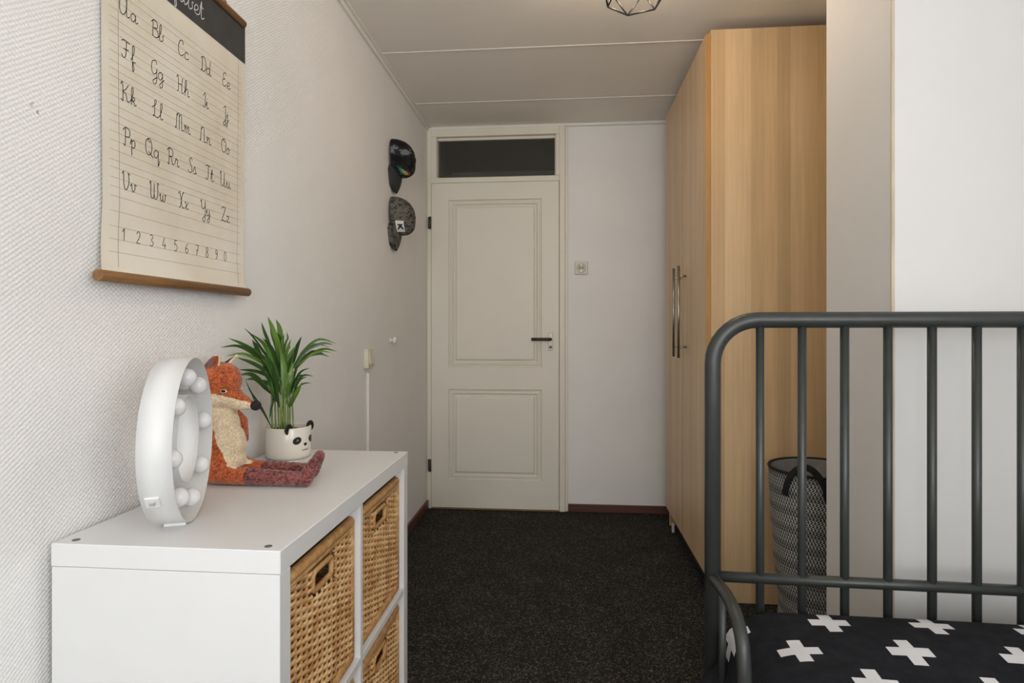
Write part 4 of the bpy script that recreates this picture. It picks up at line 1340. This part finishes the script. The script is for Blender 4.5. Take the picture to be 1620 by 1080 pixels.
lm_.grid(lambda u, v: lbs(u, v), NS, rows * 4, uvfn=lambda u, v: (u * 95, v * rows))
lm_.build('woven_wall', M_WEAVE, lb)
MB().grid(lambda u, v: lbs(u, 0.02 + 0.98 * v, -0.007), NS, 30).build('lining', M_LINING, lb)
MB().lathe([(0.0, 0.004), (0.15, 0.004)], 40).build('basket_base', M_LINING, lb)
MB().tube([(0.1665 * math.cos(2 * PI * i / 48), 0.1665 * math.sin(2 * PI * i / 48), LBH) for i in range(48)], 0.0055, 8, closed=True).build('rim', M_STRAP, lb)
for s in (0, 1):
    a0 = R(-127) + PI * s
    sp = []
    for i in range(21):
        t = i / 20
        a = a0 + R(-23 + 46 * t)
        h = LBH - 0.075 + (0.106 if s == 0 else -0.09) * math.sin(PI * t) ** 0.55
        rr_ = 0.1745 - (0.010 if s == 0 else 0.0) * math.sin(PI * t) ** 2
        sp.append((rr_ * math.cos(a), rr_ * math.sin(a), h))
    hm = MB()
    vs = []
    for i, p in enumerate(sp):
        p = Vector(p); T = (Vector(sp[min(i + 1, 20)]) - Vector(sp[max(i - 1, 0)])).normalized()
        N = Vector((p.x, p.y, 0)).normalized(); S = T.cross(N).normalized()
        for (ds, dn) in ((-0.011, -0.0018), (0.011, -0.0018), (0.011, 0.0018), (-0.011, 0.0018)):
            vs.append(p + S * ds + N * dn)
    fs = [[4 * i + q, 4 * i + (q + 1) % 4, 4 * i + 4 + (q + 1) % 4, 4 * i + 4 + q] for i in range(20) for q in range(4)]
    fs += [[3, 2, 1, 0], [80, 81, 82, 83]]
    hm.add(vs, fs, True).build('strap_handle', M_STRAP, lb)

# ------------------------------------------------------------------ bed
BX, BY, BR = 0.334, 1.375, R(-1.8)
bed = thing('bed', 'dark grey metal tube bed with barred headboard', 'bed', (BX, BY, 0), BR)
HW, HT, RC, TR = 0.830, 1.142, 0.098, 0.0178
def hoop(y, top):
    p = [(0, y, 0.0), (0, y, top - RC)]
    for i in range(1, 9):
        a = R(90 * i / 9)
        p.append((RC - RC * math.cos(a), y, top - RC + RC * math.sin(a)))
    p += [(RC, y, top), (HW - RC, y, top)]
    for i in range(1, 9):
        a = R(90 * i / 9)
        p.append((HW - RC + RC * math.sin(a), y, top - RC + RC * math.cos(a)))
    p += [(HW, y, top - RC), (HW, y, 0.0)]
    return p
MB().tube(hoop(0, HT), TR, 18).build('headboard_hoop', M_FRAMEBED, bed)
MB().tube([(0.0, 0, 0.5645), (HW, 0, 0.5645)], 0.0118, 14).build('headboard_rail', M_FRAMEBED, bed)
MB().tube([(0.0, 0, 0.30), (HW, 0, 0.30)], 0.0118, 14).build('headboard_rail', M_FRAMEBED, bed)
for i in range(8):
    x = 0.1025 + 0.0893 * i
    MB().tube([(x, 0, 0.30), (x, 0, HT - 0.004)], 0.0092, 12).build('headboard_bar', M_FRAMEBED, bed)
BLN = 2.02
MB().tube(hoop(-BLN, 0.74), TR, 18).build('footboard_hoop', M_FRAMEBED, bed)
MB().tube([(0.0, -BLN, 0.42), (HW, -BLN, 0.42)], 0.0118, 14).build('footboard_rail', M_FRAMEBED, bed)
for i in range(7):
    x = 0.1035 + 0.1005 * i
    MB().tube([(x, -BLN, 0.30), (x, -BLN, 0.736)], 0.0092, 12).build('footboard_bar', M_FRAMEBED, bed)
for x in (0.0, HW):
    MB().box(x - 0.012, x + 0.012, -BLN, 0, 0.27, 0.31, 0.004).build('side_rail', M_FRAMEBED, bed)
    arm = catmull([(x, 0.0, 0.560), (x, -0.06, 0.571), (x, -0.13, 0.579), (x, -0.195, 0.576), (x, -0.243, 0.553), (x, -0.262, 0.51), (x, -0.268, 0.44), (x, -0.270, 0.30)], 6)
    MB().tube(arm, 0.0125, 14).build('guard_arm', M_FRAMEBED, bed)
    MB().tube([(x, -0.095, 0.30), (x, -0.095, 0.572)], 0.0075, 12).build('guard_bar', M_FRAMEBED, bed)
for i in range(10):
    y = -0.12 - 0.195 * i
    MB().box(0.012, HW - 0.012, y - 0.03, y + 0.03, 0.285, 0.297, 0.002, 1).build('bed_slat', M_OAK, bed)

matt = MB().box(0.028, HW - 0.028, -BLN + 0.03, -0.022, 0.298, 0.425, 0.03, 4).build('mattress', M_MATT)
matt.location = (BX, BY, 0); matt.rotation_euler = (0, 0, BR)
tag(matt, 'dark mattress under the cross patterned duvet on the bed', 'mattress')


def duvet(u, v):
    """u across the bed incl. drape, v along the bed from the headboard"""
    w = 0.80
    y = -0.020 - v * (BLN - 0.06)
    s = u * (w + 0.36) - 0.18                    # arc length across; 0 .. w is the top
    x0 = 0.026
    puff = 0.010 * math.sin(6.0 * y + 4 * s) + 0.006 * math.sin(13 * y - 9 * s)
    edge = min(1.0, v / 0.02)
    ztop = 0.512 - 0.014 * (1 - edge) ** 2
    sc = max(0.0, min(w, s))
    e = min(sc, w - sc)
    rnd = 0.042 * max(0.0, 1 - e / 0.11) ** 2
    z = ztop - rnd + puff * min(1.0, e / 0.12) * min(1.0, v / 0.08)
    x = x0 + sc * (HW - 2 * x0) / w
    if s < 0:
        d = -s
        z = ztop - 0.042 - d
        bul = 0.026 * math.sin(min(1.0, d / 0.15) * PI * 0.85) * (0.75 + 0.25 * math.sin(17 * y))
        q = max(0.0, min(1.0, (d - 0.065) / 0.06)); q = q * q * (3 - 2 * q)
        x = x0 - 0.004 - bul - 0.052 * q * math.exp(-((y + 0.055) / 0.055) ** 2)
    if s > w:
        d = s - w
        z = ztop - 0.042 - d
        x = HW - x0 + 0.004
    return (x, y, z)


dv = MB().grid(duvet, 90, 150, uvfn=lambda u, v: (u * 1.16 - 0.18 + 0.026 if False else (u * 1.16 - 0.18) * 0.985 + 0.026, 0.020 + v * (BLN - 0.06)))
dv = dv.build('duvet', M_CROSS)
dv.location = (BX, BY, 0); dv.rotation_euler = (0, 0, BR)
tag(dv, 'black duvet printed with white crosses spread over the bed', 'duvet')
